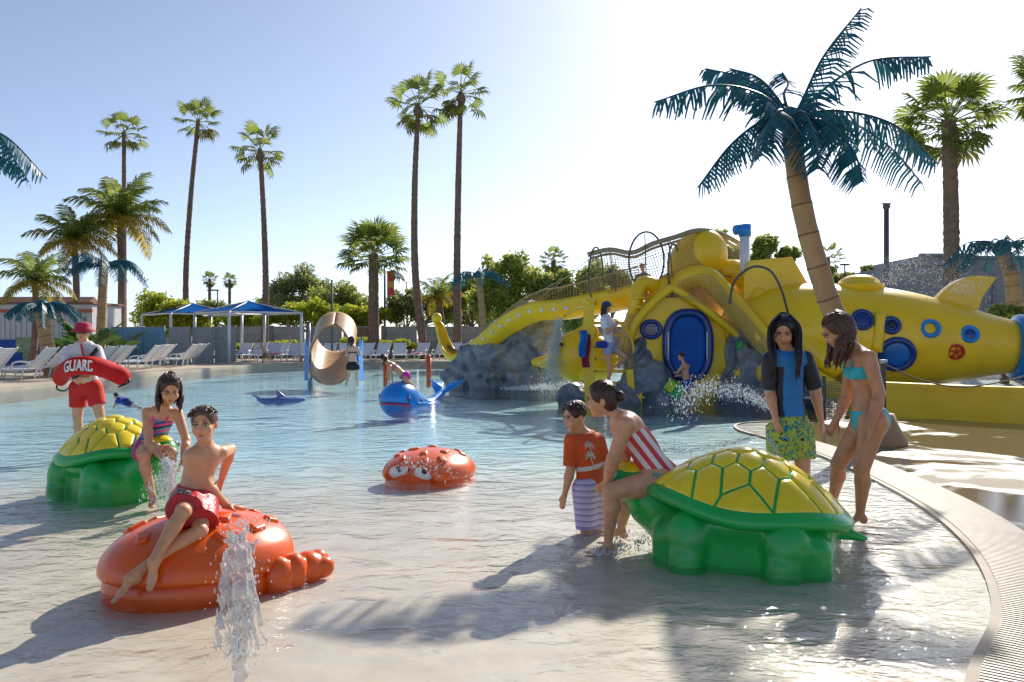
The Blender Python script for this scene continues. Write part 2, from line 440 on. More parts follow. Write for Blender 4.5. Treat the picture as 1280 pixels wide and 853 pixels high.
def wet_deck_mat(name, col, wet=0.5, scale=0.55):
    m, nt, b = newmat(name); L = nt.links
    co = coords(nt)
    n = node(nt, 'ShaderNodeTexNoise', i_Scale=scale, i_Detail=4.0, i_Roughness=0.55, i_Distortion=0.4); L.new(co, n.inputs['Vector'])
    n2 = node(nt, 'ShaderNodeTexNoise', i_Scale=9.0, i_Detail=9.0, i_Roughness=0.7); L.new(co, n2.inputs['Vector'])
    f = ramp(nt, n.outputs['Fac'], [(wet - 0.05, 0.0), (wet + 0.06, 1.0)])
    dry = ramp(nt, n2.outputs['Fac'], [(0.3, [c * 0.8 for c in col]), (0.7, [c * 1.15 for c in col])])
    mx = node(nt, 'ShaderNodeMix', data_type='RGBA', blend_type='MULTIPLY'); L.new(f, mx.inputs[0]); L.new(dry, mx.inputs[6]); mx.inputs[7].default_value = (0.5, 0.47, 0.43, 1)
    L.new(mx.outputs[2], b.inputs['Base Color'])
    L.new(ramp(nt, f, [(0.0, 0.8), (1.0, 0.08)]), b.inputs['Roughness'])
    b.inputs['Specular IOR Level'].default_value = .3
    n3 = node(nt, 'ShaderNodeTexNoise', i_Scale=55.0, i_Detail=4.0); L.new(co, n3.inputs['Vector'])
    st = ramp(nt, f, [(0.0, 0.35), (1.0, 0.05)])
    bp = node(nt, 'ShaderNodeBump', i_Distance=0.01); L.new(st, bp.inputs['Strength']); L.new(n3.outputs['Fac'], bp.inputs['Height']); L.new(bp.outputs[0], b.inputs['Normal'])
    return m
M_WATER = water_mat()
M_CONC = mat('deck_concrete', (0.46, 0.38, 0.29), 0.75, 0.18, 1.3, 0.25, 60, dirt=(0.25, 0.2, 0.16))
M_WETDECK = wet_deck_mat('wet_deck_concrete', (0.30, 0.25, 0.185), 0.42)
M_LAWN = mat('planted_ground', (0.10, 0.11, 0.045), 0.95, 0.4, 2.0, 0.5, 30)
M_EARTH = mat('earth', (0.30, 0.25, 0.19), 0.95, 0.3, 0.2, 0.3, 8)

put(wpart('ground', ([(-900, -900, -0.75), (900, -900, -0.75), (900, 1400, -0.75), (-900, 1400, -0.75)], [(0, 1, 2, 3)]), M_EARTH, smooth=False), kind='structure')
gx = np.concatenate([np.arange(-34, -6, 1.0), np.arange(-6, 5.2, 0.2), np.arange(5.5, 30, 1.0)])
gy = np.concatenate([np.arange(-6, 1, 0.5), np.arange(1, 16, 0.25), np.arange(16, 66, 1.0)])
GX, GY = np.meshgrid(gx, gy, indexing='ij'); dd = arc_dist(GX, GY)
depth_f = lambda d, y: np.clip(0.02 + d * 0.014 + np.minimum(np.maximum(d, 0) * .1, np.maximum(y - 8, 0) * 0.05), -0.02, 0.34)
GZ = -depth_f(dd, GY) ; GZ[dd < -0.3] = -0.05
def grid_faces(a, b):
    i = np.arange(a - 1)[:, None] * b + np.arange(b - 1)[None]; i = i.ravel(); return np.stack([i, i + b, i + b + 1, i + 1], 1)
put(wpart('pool_floor', (np.stack([GX, GY, GZ], -1).reshape(-1, 3), grid_faces(len(gx), len(gy))), pool_floor_mat()), kind='structure')
def floor_z(x, y):
    return float(-depth_f(arc_dist(np.array([x]), np.array([y]))[0], y))
put(wpart('pool_water', ([(-34, -6, 0), (30, -6, 0), (30, 66, 0), (-34, 66, 0)], [(0, 1, 2, 3)]), M_WATER, smooth=False), kind='structure')

def slab(name, poly, z, t, m, bevel=0.0):
    A = [(x, y, z - t) for x, y in poly]; return put(wpart(name, extrude(A, (0, 0, t)), m, smooth=False), kind='structure')
# right-hand deck: inner kerb line, ribbed grating band, wet concrete beyond
def offset(line, d):
    T = np.gradient(line, axis=0); T /= np.linalg.norm(T, axis=1, keepdims=True); N = np.stack([T[:, 1], -T[:, 0]], 1); return line + N * d
A0, A1, A2 = ARC, offset(ARC, 0.05), offset(ARC, 0.50)
def band(a, b, z0, z1):
    n = len(a); V = np.concatenate([np.c_[a, np.full(n, z0)], np.c_[b, np.full(n, z0)], np.c_[a, np.full(n, z1)], np.c_[b, np.full(n, z1)]])
    F = []
    for i in range(n - 1):
        j = i + 1
        F += [(2 * n + i, 3 * n + i, 3 * n + j, 2 * n + j), (i, 2 * n + i, 2 * n + j, j), (n + i, n + j, 3 * n + j, 3 * n + i)]
    return V, F
M_KERB = mat('kerb_stone', (0.30, 0.25, 0.19), 0.7, 0.15, 6, 0.2, 80)
put(wpart('pool_kerb', band(A0, A1, -0.2, 0.007), M_KERB, smooth=False), kind='structure')
gut = put(wpart('drain_gutter', band(A1, A2, -0.2, -0.012), mat('gutter_brown', (0.19, 0.16, 0.12), 0.4, 0.2), smooth=False), kind='structure')  # gutter bed in dark brown, mottled at random
ribs = []
tot = np.r_[0, np.cumsum(np.linalg.norm(np.diff(ARC[:], axis=0), axis=1))]
for s in np.arange(2.6, 11.5, 0.034):
    i = min(np.searchsorted(tot, s), len(ARC) - 1); a = A1[i - 1] + (A1[i] - A1[i - 1]) * ((s - tot[i - 1]) / (tot[i] - tot[i - 1])); b = A2[i - 1] + (A2[i] - A2[i - 1]) * ((s - tot[i - 1]) / (tot[i] - tot[i - 1]))
    ribs.append(beam((a[0], a[1], 0.002), (b[0], b[1], 0.002), 0.017, 0.022))
put(wpart('grating_bar', join(*ribs), mat('grating_plastic', (0.35, 0.29, 0.22), 0.42, 0.2, 3, 0.1, 60, spec=.25), gut, smooth=False), kind='stuff')
right = [tuple(p) for p in A2] + [(5.6, 14.0), (30, 14.0), (30, -6.0), (0.9, -6.0)]
slab('pool_deck', right[::-1], 0.012, 0.3, M_WETDECK)
# left and back deck
back = [(-40, 14), (-13.9, 14.5), (-13.7, 19), (-13.5, 24), (-13.4, 30), (-13.3, 36), (-12.9, 40.2), (-11.5, 42.5), (-8, 44.5), (-3, 46), (3, 46.5), (30, 46.5), (30, 54), (-40, 54)]
slab('sun_deck', back[::-1], 0.10, 0.6, M_CONC)
slab('planting_strip', [(-70, 50.5), (60, 50.5), (60, 260), (-70, 260)], 0.13, 0.5, M_LAWN)
slab('side_ground', [(14, 14.02), (60, 14.02), (60, 50.4), (14, 50.4)], 0.12, 0.5, M_LAWN)

slab('bounce_deck', [(-40, -30), (40, -30), (40, -6.05), (-40, -6.05)], 0.05, 0.4, mat('pale_bounce_concrete', (0.70, 0.64, 0.55), 0.8, 0.12, 1.2, 0.2, 50))  # unseen pale slab added behind the camera to bounce sunlight onto camera-facing sides
# ================================================================== RIDE-ON POOL TOYS (fibreglass)
M_GREEN = mat('green_gelcoat', (0.008, 0.42, 0.065), 0.3, 0.18, 3, 0.06, 30, coat=0.2, dirt=(0.02, 0.30, 0.07))
M_YELLOW = mat('yellow_gelcoat', (0.95, 0.60, 0.008), 0.33, 0.10, 1.2, 0.05, 30, coat=0.12, dirt=(0.74, 0.47, 0.03))
M_SCUTE = mat('yellow_scute_gelcoat', (0.95, 0.68, 0.010), 0.3, 0.12, 7, 0.06, 30, coat=0.2, dirt=(0.74, 0.52, 0.03))
M_ORANGE = mat('orange_gelcoat', (0.84, 0.115, 0.004), 0.3, 0.14, 3, 0.06, 30, coat=0.25, dirt=(0.6, 0.07, 0.01))
M_BLUE = mat('blue_gelcoat', (0.004, 0.24, 0.72), 0.3, 0.14, 3, 0.05, 30, coat=0.2)
M_NAVY = mat('navy_gelcoat', (0.006, 0.04, 0.22), 0.3, 0.15, 5, 0.04, 30, coat=0.3)
M_WHITE = mat('white_paint', (0.78, 0.78, 0.78), 0.35, 0.05, 6)
M_BLACK = mat('black_paint', (0.012, 0.012, 0.015), 0.3, 0.1)
M_RED = mat('red_paint', (0.55, 0.02, 0.015), 0.3, 0.12)
M_PINK = mat('pink_paint', (0.55, 0.05, 0.12), 0.35, 0.12)

def clip_poly(poly, p, n):
    """keep the part of a 2-d polygon with (q-p).n <= 0"""
    out = []
    for i in range(len(poly)):
        a, b = poly[i], poly[(i + 1) % len(poly)]; da, db = (a - p) @ n, (b - p) @ n
        if da <= 0: out.append(a)
        if da * db < 0: out.append(a + (b - a) * (da / (da - db)))
    return out
TA, TB, TH = 0.66, 0.50, 0.345
def shell_z(x, y):
    rho = np.sqrt((x / TA) ** 2 + (y / TB) ** 2); u = np.clip(x / TA, -1.05, 1.05)
    rim = 0.325 + 0.055 * (u + 1) * (u > -1) + 0.035 * np.maximum(u, 0) ** 2 - 0.02 * np.cos(4 * np.arctan2(y / TB, x / TA)) * rho ** 2
    return rim + (TH - 0.05 * (u + 0)) * (1 - np.minimum(rho, 1.0) ** 1.75)
def build_turtle():
    t = thing('turtle_ride', '', 'turtle ride')
    # shell base with rolled lip
    k = 64; th = np.arange(k) * 2 * math.pi / k; V = []; F = []
    rr = [(0.02, 0, 0), (0.2, 0, 0), (0.4, 0, 0), (0.6, 0, 0), (0.75, 0, 0), (0.86, 0, 0), (0.93, 0, 0.0), (0.975, 0, 0.012), (1.01, 0, 0.008), (1.03, 0, -0.015), (1.025, 0, -0.045), (0.985, 0, -0.065), (0.9, 0, -0.06), (0.6, 0, -0.05)]
    for r, _, dz in rr:
        x = TA * r * np.cos(th); y = TB * r * np.sin(th); rs = min(r, 1.0)
        V.append(np.stack([x, y, shell_z(TA * rs * np.cos(th), TB * rs * np.sin(th)) if r <= 1.0 and rr.index((r, _, dz)) < 9 else shell_z(TA * np.cos(th), TB * np.sin(th)), ], 1) + [0, 0, dz])
    n = len(V); V = np.concatenate(V)
    for i in range(n - 1):
        for q in range(k): F.append((i * k + q, i * k + (q + 1) % k, (i + 1) * k + (q + 1) % k, (i + 1) * k + q)[::-1])
    F.append(tuple(range(k)))
    link('shell', mesh('shell', V, F, True, M_GREEN), t)
    # scutes
    sp = 0.163; seeds = []
    for j in range(-3, 4):
        for i in range(-5, 6):
            q = np.array([(i + 0.5 * (j % 2)) * sp * 1.02 + 0.02, j * sp * 0.87]); q += 0.012 * np.array([math.sin(7 * i + 3 * j), math.cos(5 * i - 2 * j)])
            if (q[0] / (TA * .89)) ** 2 + (q[1] / (TB * .86)) ** 2 < 1: seeds.append(q)
    ell = [np.array([TA * 0.935 * math.cos(a), TB * 0.93 * math.sin(a)]) for a in np.linspace(0, 2 * math.pi, 72, endpoint=False)]
    for s in seeds:
        poly = ell
        for o in seeds:
            if o is s: continue
            d = o - s; L = np.linalg.norm(d)
            if L < 0.5: poly = clip_poly(poly, s + d * 0.5 - d / L * 0.0085, d / L)
            if len(poly) < 3: break
        if len(poly) < 3: continue
        # resample outline
        pts = []
        for i in range(len(poly)):
            a, b = poly[i], poly[(i + 1) % len(poly)]; m = max(1, int(np.linalg.norm(b - a) / 0.035))
            for q in range(m): pts.append(a + (b - a) * q / m)
        pts = np.array(pts); c = pts.mean(0)
        area = 0.5 * abs(np.sum(pts[:, 0] * np.roll(pts[:, 1], -1) - pts[:, 1] * np.roll(pts[:, 0], -1)))
        if area < 0.0028: continue
        V = []; F = []; m = len(pts)
        for sc, off in ((1.0, -0.004), (0.985, 0.006), (0.93, 0.012), (0.72, 0.015), (0.4, 0.018)):
            q = c + (pts - c) * sc; V.append(np.c_[q, shell_z(q[:, 0], q[:, 1]) + off])
        for i in range(4):
            for q in range(m): F.append((i * m + q, i * m + (q + 1) % m, (i + 1) * m + (q + 1) % m, (i + 1) * m + q))
        V = np.concatenate(V + [np.array([[c[0], c[1], float(shell_z(c[0], c[1])) + 0.019]])])
        F += [(4 * m + q, 4 * m + (q + 1) % m, 5 * m) for q in range(m)]
        link('scute', mesh('scute', V, F, True, M_SCUTE), t)
    # body, legs, neck in one moulding
    s = SDF()
    s.ell((0, 0, 0.28), (0.61, 0.45, 0.17), k=0.05)
    s.rbox((0, 0, 0.08), (0.56, 0.41, 0.20), 0.12, k=0.05)
    for x in (-0.29, 0.30):
        for sg in (-1, 1):
            s.ell((x, sg * 0.37, 0.21), (0.15, 0.13, 0.16), k=0.025)
            s.cap((x, sg * 0.375, 0.16), (x + 0.0, sg * 0.39, -0.02), 0.135, 0.12, k=0.02)
            s.cap((x + 0.01, sg * 0.41, 0.07), (x + 0.01, sg * 0.42, -0.10), 0.118, 0.125, k=0.012)
    s.cap((0.42, 0, 0.20), (0.62, 0, 0.32), 0.25, 0.18, k=0.08)
    s.cap((0.62, 0, 0.32), (0.72, 0, 0.42), 0.17, 0.13, k=0.06)
    s.ell((0.79, 0, 0.46), (0.19, 0.135, 0.125), k=0.05)
    s.cap((-0.55, 0, 0.24), (-0.74, 0, 0.20), 0.06, 0.02, k=0.05)
    link('body', mesh('body', *s.mesh(0.014, relax=2), True, M_GREEN), t)
    s = SDF().ell((0.79, 0, 0.472), (0.18, 0.128, 0.13)); s.plane((0, 0, 0.41), (0.15, 0, -1), 0.02)
    link('head_cap', mesh('head_cap', *s.mesh(0.01), True, M_SCUTE), t)
    for sg in (-1, 1):
        e = link('eye', mesh('eye', *ball((0.89, sg * 0.095, 0.505), (0.035, 0.025, 0.04)), True, M_WHITE), t)
        link('pupil', mesh('pupil', *ball((0.91, sg * 0.106, 0.51), (0.018, 0.014, 0.022)), True, M_BLACK), e)
    return t
turtle = build_turtle()
turtle.location = (1.57, 5.39, -0.03); turtle.rotation_euler = (0, 0, R(156))
put(turtle, 'green turtle ride with yellow shell straddled by girl in red striped swimsuit', 'turtle ride', 'turtle rides standing in the shallow water')
t2 = copy_tree(turtle); t2.location = (-3.95, 7.95, -0.09); t2.rotation_euler = (0, 0, R(-33)); t2.scale = (0.97, 0.97, 1.04)
t2['label'] = 'green turtle ride with yellow shell under girl in purple striped swimsuit'

def build_crab():
    t = thing('crab_ride', '', 'crab ride')
    s = SDF(); s.ell((0, 0, 0.13), (0.655, 0.535, 0.30)); s.plane((0, 0, 0.10), (0.0, 0, -1), 0.04)
    s.ell((0.74, 0, 0.10), (0.34, 0.43, 0.25), k=0.03, op='s')
    link('shell', mesh('shell', *s.mesh(0.014, relax=2), True, M_ORANGE), t)
    s = SDF(); s.ell((-0.01, 0, 0.05), (0.615, 0.50, 0.24)); s.ell((0, 0, -0.04), (0.60, 0.485, 0.2), k=0.08)
    s.plane((0, 0, -0.16), (0, 0, -1))
    body = link('body', mesh('body', *s.mesh(0.016, relax=2), True, M_ORANGE), t)
    # pads moulded on the back
    for x, y, a, l in ((-0.38, 0.2, 0.3, 0.06), (-0.42, -0.12, 1.2, 0.05), (-0.18, -0.30, 0.1, 0.065), (-0.2, 0.33, 0.6, 0.05), (-0.16, -0.05, 0.9, 0.05), (0.04, 0.22, 0.2, 0.055), (0.02, -0.36, 0.4, 0.06), (0.08, -0.17, 1.1, 0.055), (0.25, -0.30, 0.5, 0.05), (0.25, 0.05, 0.3, 0.05), (0.28, 0.3, 1.0, 0.05), (-0.33, -0.26, 0.7, 0.045), (0.42, -0.14, 0.4, 0.045), (0.43, 0.16, 0.4, 0.045)):
        z = 0.13 + 0.30 * math.sqrt(max(0.02, 1 - (x / 0.655) ** 2 - (y / 0.535) ** 2))
        nn = nrm([x / 0.655 ** 2, y / 0.535 ** 2, (z - 0.13) / 0.09]); tx = nrm(np.cross([-math.sin(a), math.cos(a), 0], nn)); ty = np.cross(nn, tx)
        s = SDF().rbox(np.array([x, y, z]), (l * 1.2, l * 0.85, 0.022), 0.02, M=np.array([tx, ty, nn]))
        link('moulded_pad', mesh('moulded_pad', *s.mesh(0.008, relax=1), True, M_ORANGE), t)
    for sg in (-1, 1):
        s = SDF(); s.ell((0.34, sg * 0.45, 0.05), (0.10, 0.08, 0.13), k=0.015); s.ell((0.46, sg * 0.42, 0.05), (0.09, 0.09, 0.13), k=0.012)
        s.ell((0.59, sg * 0.36, 0.05), (0.11, 0.11, 0.11), k=0.015); s.ell((0.70, sg * 0.29, 0.06), (0.085, 0.075, 0.08), k=0.012); s.ell((0.68, sg * 0.41, 0.05), (0.085, 0.06, 0.07), k=0.01)
        link('claw', mesh('claw', *s.mesh(0.012, relax=1), True, M_ORANGE), t)
        e = link('eye', mesh('eye', *ball((0.475, sg * 0.165, 0.20), (0.06, 0.125, 0.095), 16, 10), True, M_WHITE), t)
        link('pupil', mesh('pupil', *ball((0.53, sg * 0.165 + 0.035, 0.235), (0.022, 0.038, 0.038)), True, M_BLACK), e)
    return t
crab = build_crab()
crab.location = (-1.90, 4.92, -0.04); crab.rotation_euler = (0, 0, R(40)); crab.scale = (0.90, 0.93, 0.97)
put(crab, 'orange crab ride with boy in red shorts sitting on its back', 'crab ride', 'crab rides in the shallow water')
c2 = copy_tree(crab); c2.location = (-0.88, 8.55, -0.10); c2.rotation_euler = (0, 0, R(-112)); c2.scale = (0.86, 0.9, 0.86)
for ch in list(c2.children):
    if ch.name.startswith('claw'): bpy.data.objects.remove(ch)
c2['label'] = 'orange crab ride with big white eyes and nobody on it'

def build_whale():
    t = thing('whale_ride', 'bright blue whale ride with pink mouth and raised tail flukes', 'whale ride', (-2.44, 17.2, 0), R(-116), sc=.92)
    s = SDF(); s.ell((0.0, 0, 0.12), (0.47, 0.43, 0.43)); s.cap((-0.2, 0, 0.08), (-1.25, 0, -0.12), 0.40, 0.17, k=0.15)
    s.cap((-1.3, 0, -0.12), (-1.95, 0, 0.14), 0.17, 0.10, k=0.12)
    s.plane((0, 0, -0.3), (0, 0, -1))
    link('body', mesh('body', *s.mesh(0.025, relax=2), True, M_BLUE), t)
    M = Matrix.Rotation(R(-30), 3, 'Y')
    for sg in (-1, 1):
        a = np.array([-1.85, 0, 0.12]); s = SDF(); s.cap(a, a + np.array([-0.28, sg * 0.22, 0.22]), 0.10, 0.17, k=0.05, side=(0.3, 1.0 * sg, 0.2), flat=0.38); s.cap(a + np.array([-0.28, sg * 0.22, 0.22]), a + np.array([-0.36, sg * 0.5, 0.36]), 0.17, 0.05, k=0.05, side=(1, 0, 0.3), flat=0.35)
        link('tail_fluke', mesh('tail_fluke', *s.mesh(0.02, relax=2), True, M_BLUE), t)
        s = SDF().ell((-0.3, sg * 0.5, 0.02), (0.18, 0.2, 0.04)); link('flipper', mesh('flipper', *s.mesh(0.02), True, M_BLUE), t)
        e = link('eye', mesh('eye', *ball((0.16, sg * 0.395, 0.17), (0.06, 0.03, 0.10)), True, M_NAVY), t)
        link('eye_highlight', mesh('eye_highlight', *ball((0.175, sg * 0.42, 0.20), (0.018, 0.012, 0.03)), True, M_WHITE), e)
    # mouth: lip band following the front of the head
    for nm, z0, z1, r, m in (('lower_lip', 0.035, 0.085, 1.012, M_PINK), ('mouth_line', 0.086, 0.112, 1.02, M_NAVY)):
        V = []; F = []
        for i, a in enumerate(np.linspace(-1.35, 1.35, 25)):
            for z, rr in ((z0, r), (z1 , r), (z1, r - 0.06), (z0, r - 0.06)):
                lift = 0.05 * math.cos(a * 1.1) * (1 if nm else 1); zz = z + lift - 0.06; q = math.sqrt(max(0.05, 1 - ((zz - 0.12) / 0.43) ** 2)); V.append((0.47 * rr * q * math.cos(a), 0.43 * rr * q * math.sin(a), zz))
        for i in range(24):
            for q in range(4): F.append((i * 4 + q, i * 4 + (q + 1) % 4, (i + 1) * 4 + (q + 1) % 4, (i + 1) * 4 + q))
        F += [(0, 1, 2, 3), (96, 97, 98, 99)]
        link(nm, mesh(nm, V, F, True, m), t)
build_whale()
def build_dolphin():
    M = mat('violet_blue_gelcoat', (0.10, 0.15, 0.36), 0.3, 0.15, 3)
    c = G(352, 502); t = thing('dolphin_ride', 'small grey blue dolphin ride lying low in the water', 'dolphin ride', (c[0], c[1], 0), R(25))
    s = SDF(); s.ell((0, 0, 0.0), (0.42, 0.15, 0.11)); s.cap((0.3, 0, 0.02), (0.5, 0, 0.02), 0.07, 0.04, k=0.05); s.cap((-0.3, 0, 0.0), (-0.5, 0, 0.06), 0.08, 0.05, k=0.06)
    link('body', mesh('body', *s.mesh(0.02), True, M), t)
    s = SDF().cap((0.0, 0, 0.06), (-0.1, 0, 0.24), 0.11, 0.03, side=(1, 0, 0), flat=0.3); link('dorsal_fin', mesh('dorsal_fin', *s.mesh(0.015), True, M), t)
    for sg in (-1, 1):
        s = SDF().cap((-0.46, 0, 0.06), (-0.6, sg * 0.14, 0.16), 0.06, 0.03, side=(1, 0, 0), flat=0.4); link('tail_fluke', mesh('tail_fluke', *s.mesh(0.015), True, M), t)
build_dolphin()
# ================================================================== PLAY STRUCTURE
M_ROCK = None
def rock_mat():
    m, nt, b = newmat('painted_rock'); L = nt.links; co = coords(nt)
    n = node(nt, 'ShaderNodeTexNoise', i_Scale=1.6, i_Detail=9.0, i_Roughness=0.7); L.new(co, n.inputs['Vector'])
    v = node(nt, 'ShaderNodeTexVoronoi', i_Scale=3.2, feature='F1'); L.new(co, v.inputs['Vector'])
    c = ramp(nt, n.outputs['Fac'], [(0.25, (0.09, 0.11, 0.145)), (0.45, (0.22, 0.26, 0.31)), (0.58, (0.34, 0.36, 0.38)), (0.74, (0.45, 0.39, 0.28))])
    wv = node(nt, 'ShaderNodeMix', data_type='RGBA'); wv.inputs[0].default_value = .25; L.new(co, wv.inputs[6]); L.new(n.outputs['Color'], wv.inputs[7])
    v2 = node(nt, 'ShaderNodeTexVoronoi', i_Scale=1.15, feature='DISTANCE_TO_EDGE'); L.new(wv.outputs[2], v2.inputs['Vector'])
    ck = ramp(nt, v2.outputs['Distance'], [(0.0, 0.0), (0.10, 1.0)])
    mx = node(nt, 'ShaderNodeMix', data_type='RGBA', blend_type='MULTIPLY'); mx.inputs[0].default_value = .45; L.new(c, mx.inputs[6]); L.new(ramp(nt, ck, [(0.0, (.35, .36, .4)), (1.0, (1, 1, 1))]), mx.inputs[7])
    L.new(mx.outputs[2], b.inputs['Base Color']); b.inputs['Roughness'].default_value = 0.5
    ad = node(nt, 'ShaderNodeMath', operation='ADD'); L.new(n.outputs['Fac'], ad.inputs[0]); L.new(v.outputs['Distance'], ad.inputs[1])
    ad2 = node(nt, 'ShaderNodeMath', operation='MULTIPLY_ADD'); L.new(ck, ad2.inputs[0]); ad2.inputs[1].default_value = .45; L.new(ad.outputs[0], ad2.inputs[2])
    bp = node(nt, 'ShaderNodeBump', i_Strength=0.9, i_Distance=0.2); L.new(ad2.outputs[0], bp.inputs['Height']); L.new(bp.outputs[0], b.inputs['Normal'])
    return m
M_ROCK = rock_mat()
M_NET = mat('net_cord', (0.34, 0.28, 0.18), 0.8, 0.2)
M_ROPE = mat('dark_rope', (0.13, 0.115, 0.10), 0.8, 0.2)
M_STEEL = mat('galvanised_steel', (0.5, 0.5, 0.5), 0.35, 0.1, metal=0.8)
def rock_mesh(blobs, h, amp, k=0.3, seed=0, zmin=-0.4):
    s = SDF()
    for c, r in blobs:
        s.ell(c, r, k=k); s.cap((c[0], c[1], c[2]), (c[0], c[1], -.4), r[0] * .85, r[0] * 1.02, k=k, side=(1, 0, 0), flat=min(1, r[1] / r[0]))
    s.plane((0, 0, zmin), (0, 0, -1))
    def warp(Q):
        q = Q * 1.0; a = amp
        x, y, z = Q[..., 0] + seed, Q[..., 1], Q[..., 2]
        ridge = np.abs(np.sin(x * 5.3 + 2 * np.sin(z * 3.1 + y))) + np.abs(np.sin(z * 6.1 + 1.5 * np.sin(x * 4.7)))
        dx = np.sin(x * 3.1 + 1.7 * np.sin(z * 4.3)) + 0.6 * np.sin(z * 7.3 + x * 2 + y * 3) + 0.4 * np.sin(11 * x + 5 * z) + .35 * np.sin(17 * x - 9 * z + 4 * y)
        dz = np.sin(z * 4.1 + 1.3 * np.sin(x * 3.7)) + 0.6 * np.sin(x * 6.9 - z * 3) + 0.35 * np.sin(13 * z - 4 * y)
        q = q + a * np.stack([dx, 0.5 * (dx + dz) + 1.8 * (ridge - 1) + .5 * np.abs(np.sin(14 * x + 6 * np.sin(9 * z))), dz + .6 * (ridge - 1)], -1); return q
    return s.mesh(h, warp, relax=0)
def rock(name, label, blobs, h=0.07, amp=0.09, k=0.25, seed=0):
    c = np.mean([b[0] for b in blobs], 0); t = thing(name, label, 'rock', (c[0], c[1], -0.3))
    return put(wpart(name, rock_mesh(blobs, h, amp, k, seed), M_ROCK, None), label, 'rock') if False else (t, wpart('rock_face', rock_mesh(blobs, h, amp, k, seed), M_ROCK, t))
def E(x, y, Y, rx, ry, rz): return (P(x, y, Y), np.array([rx, ry, rz]))
# long rock bank carrying the tentacle slide
rock('rock_bank', 'blue grey artificial rock bank under the long yellow tentacle slide', [
    E(577, 468, 24.6, .5, .5, .42), E(605, 455, 24.3, .8, .7, .85), E(632, 440, 23.9, .75, .7, 1.15), E(660, 428, 23.5, .7, .7, 1.25), E(683, 440, 23.2, .45, .6, 1.4), E(640, 470, 23.5, 1.3, .6, .45), E(680, 470, 23.0, .6, .5, .5)], 0.075, 0.07, 0.3)
rock('rock_slope', 'blue grey rock slope left of the yellow house front beside the steps', [
    E(812, 478, 18.6, .55, .5, .55), E(795, 455, 19.2, .35, .5, .75), E(835, 500, 18.3, .5, .35, .25), E(780, 495, 18.4, .4, .35, .25)], 0.05, 0.055, 0.2, 3)
rock('rock_slope', 'tall blue grey rock slope right of the yellow house front', [
    E(925, 450, 18.9, .40, .5, .9), E(950, 475, 18.3, .6, .5, .75), E(985, 490, 17.8, .6, .5, .5), E(915, 500, 18.3, .4, .35, .3)], 0.05, 0.055, 0.2, 7)
rock('rock_mound', 'low rounded blue grey rock at the foot of the yellow steps', [
    E(718, 497, 19.0, .45, .35, .28), E(740, 500, 18.7, .3, .3, .2)], 0.045, 0.04, 0.15, 11)

# --- octopus house
FY = 18.9
hp = P(855, 500, FY); octo = thing('octopus_house', 'yellow octopus play house with tall blue oval door and curling arms', 'play house', (hp[0], FY, 0))
fac = [(838, 362), (806, 392), (790, 416), (790, 432), (797, 452), (820, 484), (828, 500), (830, 520), (915, 520), (912, 480), (908, 440), (906, 412), (898, 392)]
wpart('front_wall', extrude([P(x, y, FY) for x, y in fac], (0, 1.8, 0)), M_YELLOW, octo, smooth=False)
# panel seams on the front
def oval(c, a, b, n=40, p=2.6):
    out = []
    for t in np.linspace(0, 2 * math.pi, n, endpoint=False):
        cs, sn = math.cos(t), math.sin(t); out.append((c[0] + a * abs(cs) ** (2 / p) * np.sign(cs), c[1] + b * abs(sn) ** (2 / p) * np.sign(sn)))
    return out
ov = oval((860, 432), 27, 41)
dr = wpart('door', extrude([P(x, y, FY - 0.03) for x, y in oval((860, 432), 26, 40)], (0, 0.02, 0)), mat('door_blue', (0.003, 0.10, 0.42), 0.45, 0.3, 1.0, spec=.2), octo, smooth=False)
wpart('door_frame', tube([P(x, y, FY - 0.05) for x, y in ov], 0.10, 10, closed=True), M_NAVY, dr)
for i, (cx_, a_) in enumerate(((835.5, 0), (884, 0))):
    wpart('door_rail', tube([P(cx_, y, FY - 0.15) for y in (415, 432, 450)], 0.018, 6), M_WHITE, dr)
ph = wpart('porthole', tube([P(x, y, FY - 0.03) for x, y in oval((814, 412), 11.5, 10, 32, 2)], 0.055, 8, closed=True), M_NAVY, octo)
wpart('pane', extrude([P(x, y, FY - 0.03) for x, y in oval((814, 412), 11, 9.5, 32, 2)], (0, 0.02, 0)), mat('porthole_glass', (0.01, 0.035, 0.12), 0.08, 0.3, coat=1.0), ph, smooth=False)
for y in (408, 416): wpart('porthole_bar', beam(P(805, y, FY - 0.06), P(823, y, FY - 0.06), 0.02, 0.02), M_NAVY, ph, smooth=False)
wpart('roof_edge', tube(spline([P(842, 358, FY - 0.1), P(815, 380, FY - 0.1), P(793, 408, FY - 0.1), P(785, 440, FY)], 14), 0.10, 8), M_YELLOW, octo)
wpart('roof_edge', tube(spline([P(838, 358, FY - 0.1), P(880, 385, FY - 0.15), P(930, 425, FY - 0.3), P(965, 452, FY - 0.6)], 14), 0.10, 8), M_YELLOW, octo)
wpart('gable_grille', join(*[beam(P(826 + 2, 368 + i * 3, FY - 0.14), P(848 - 2, 368 + i * 3, FY - 0.14), 0.03, 0.03) for i in range(2)] + [beam(P(826 + i * 7, 366, FY - 0.14), P(826 + i * 7, 372, FY - 0.14), 0.03, 0.03) for i in range(4)]), M_ROPE, octo, smooth=False)
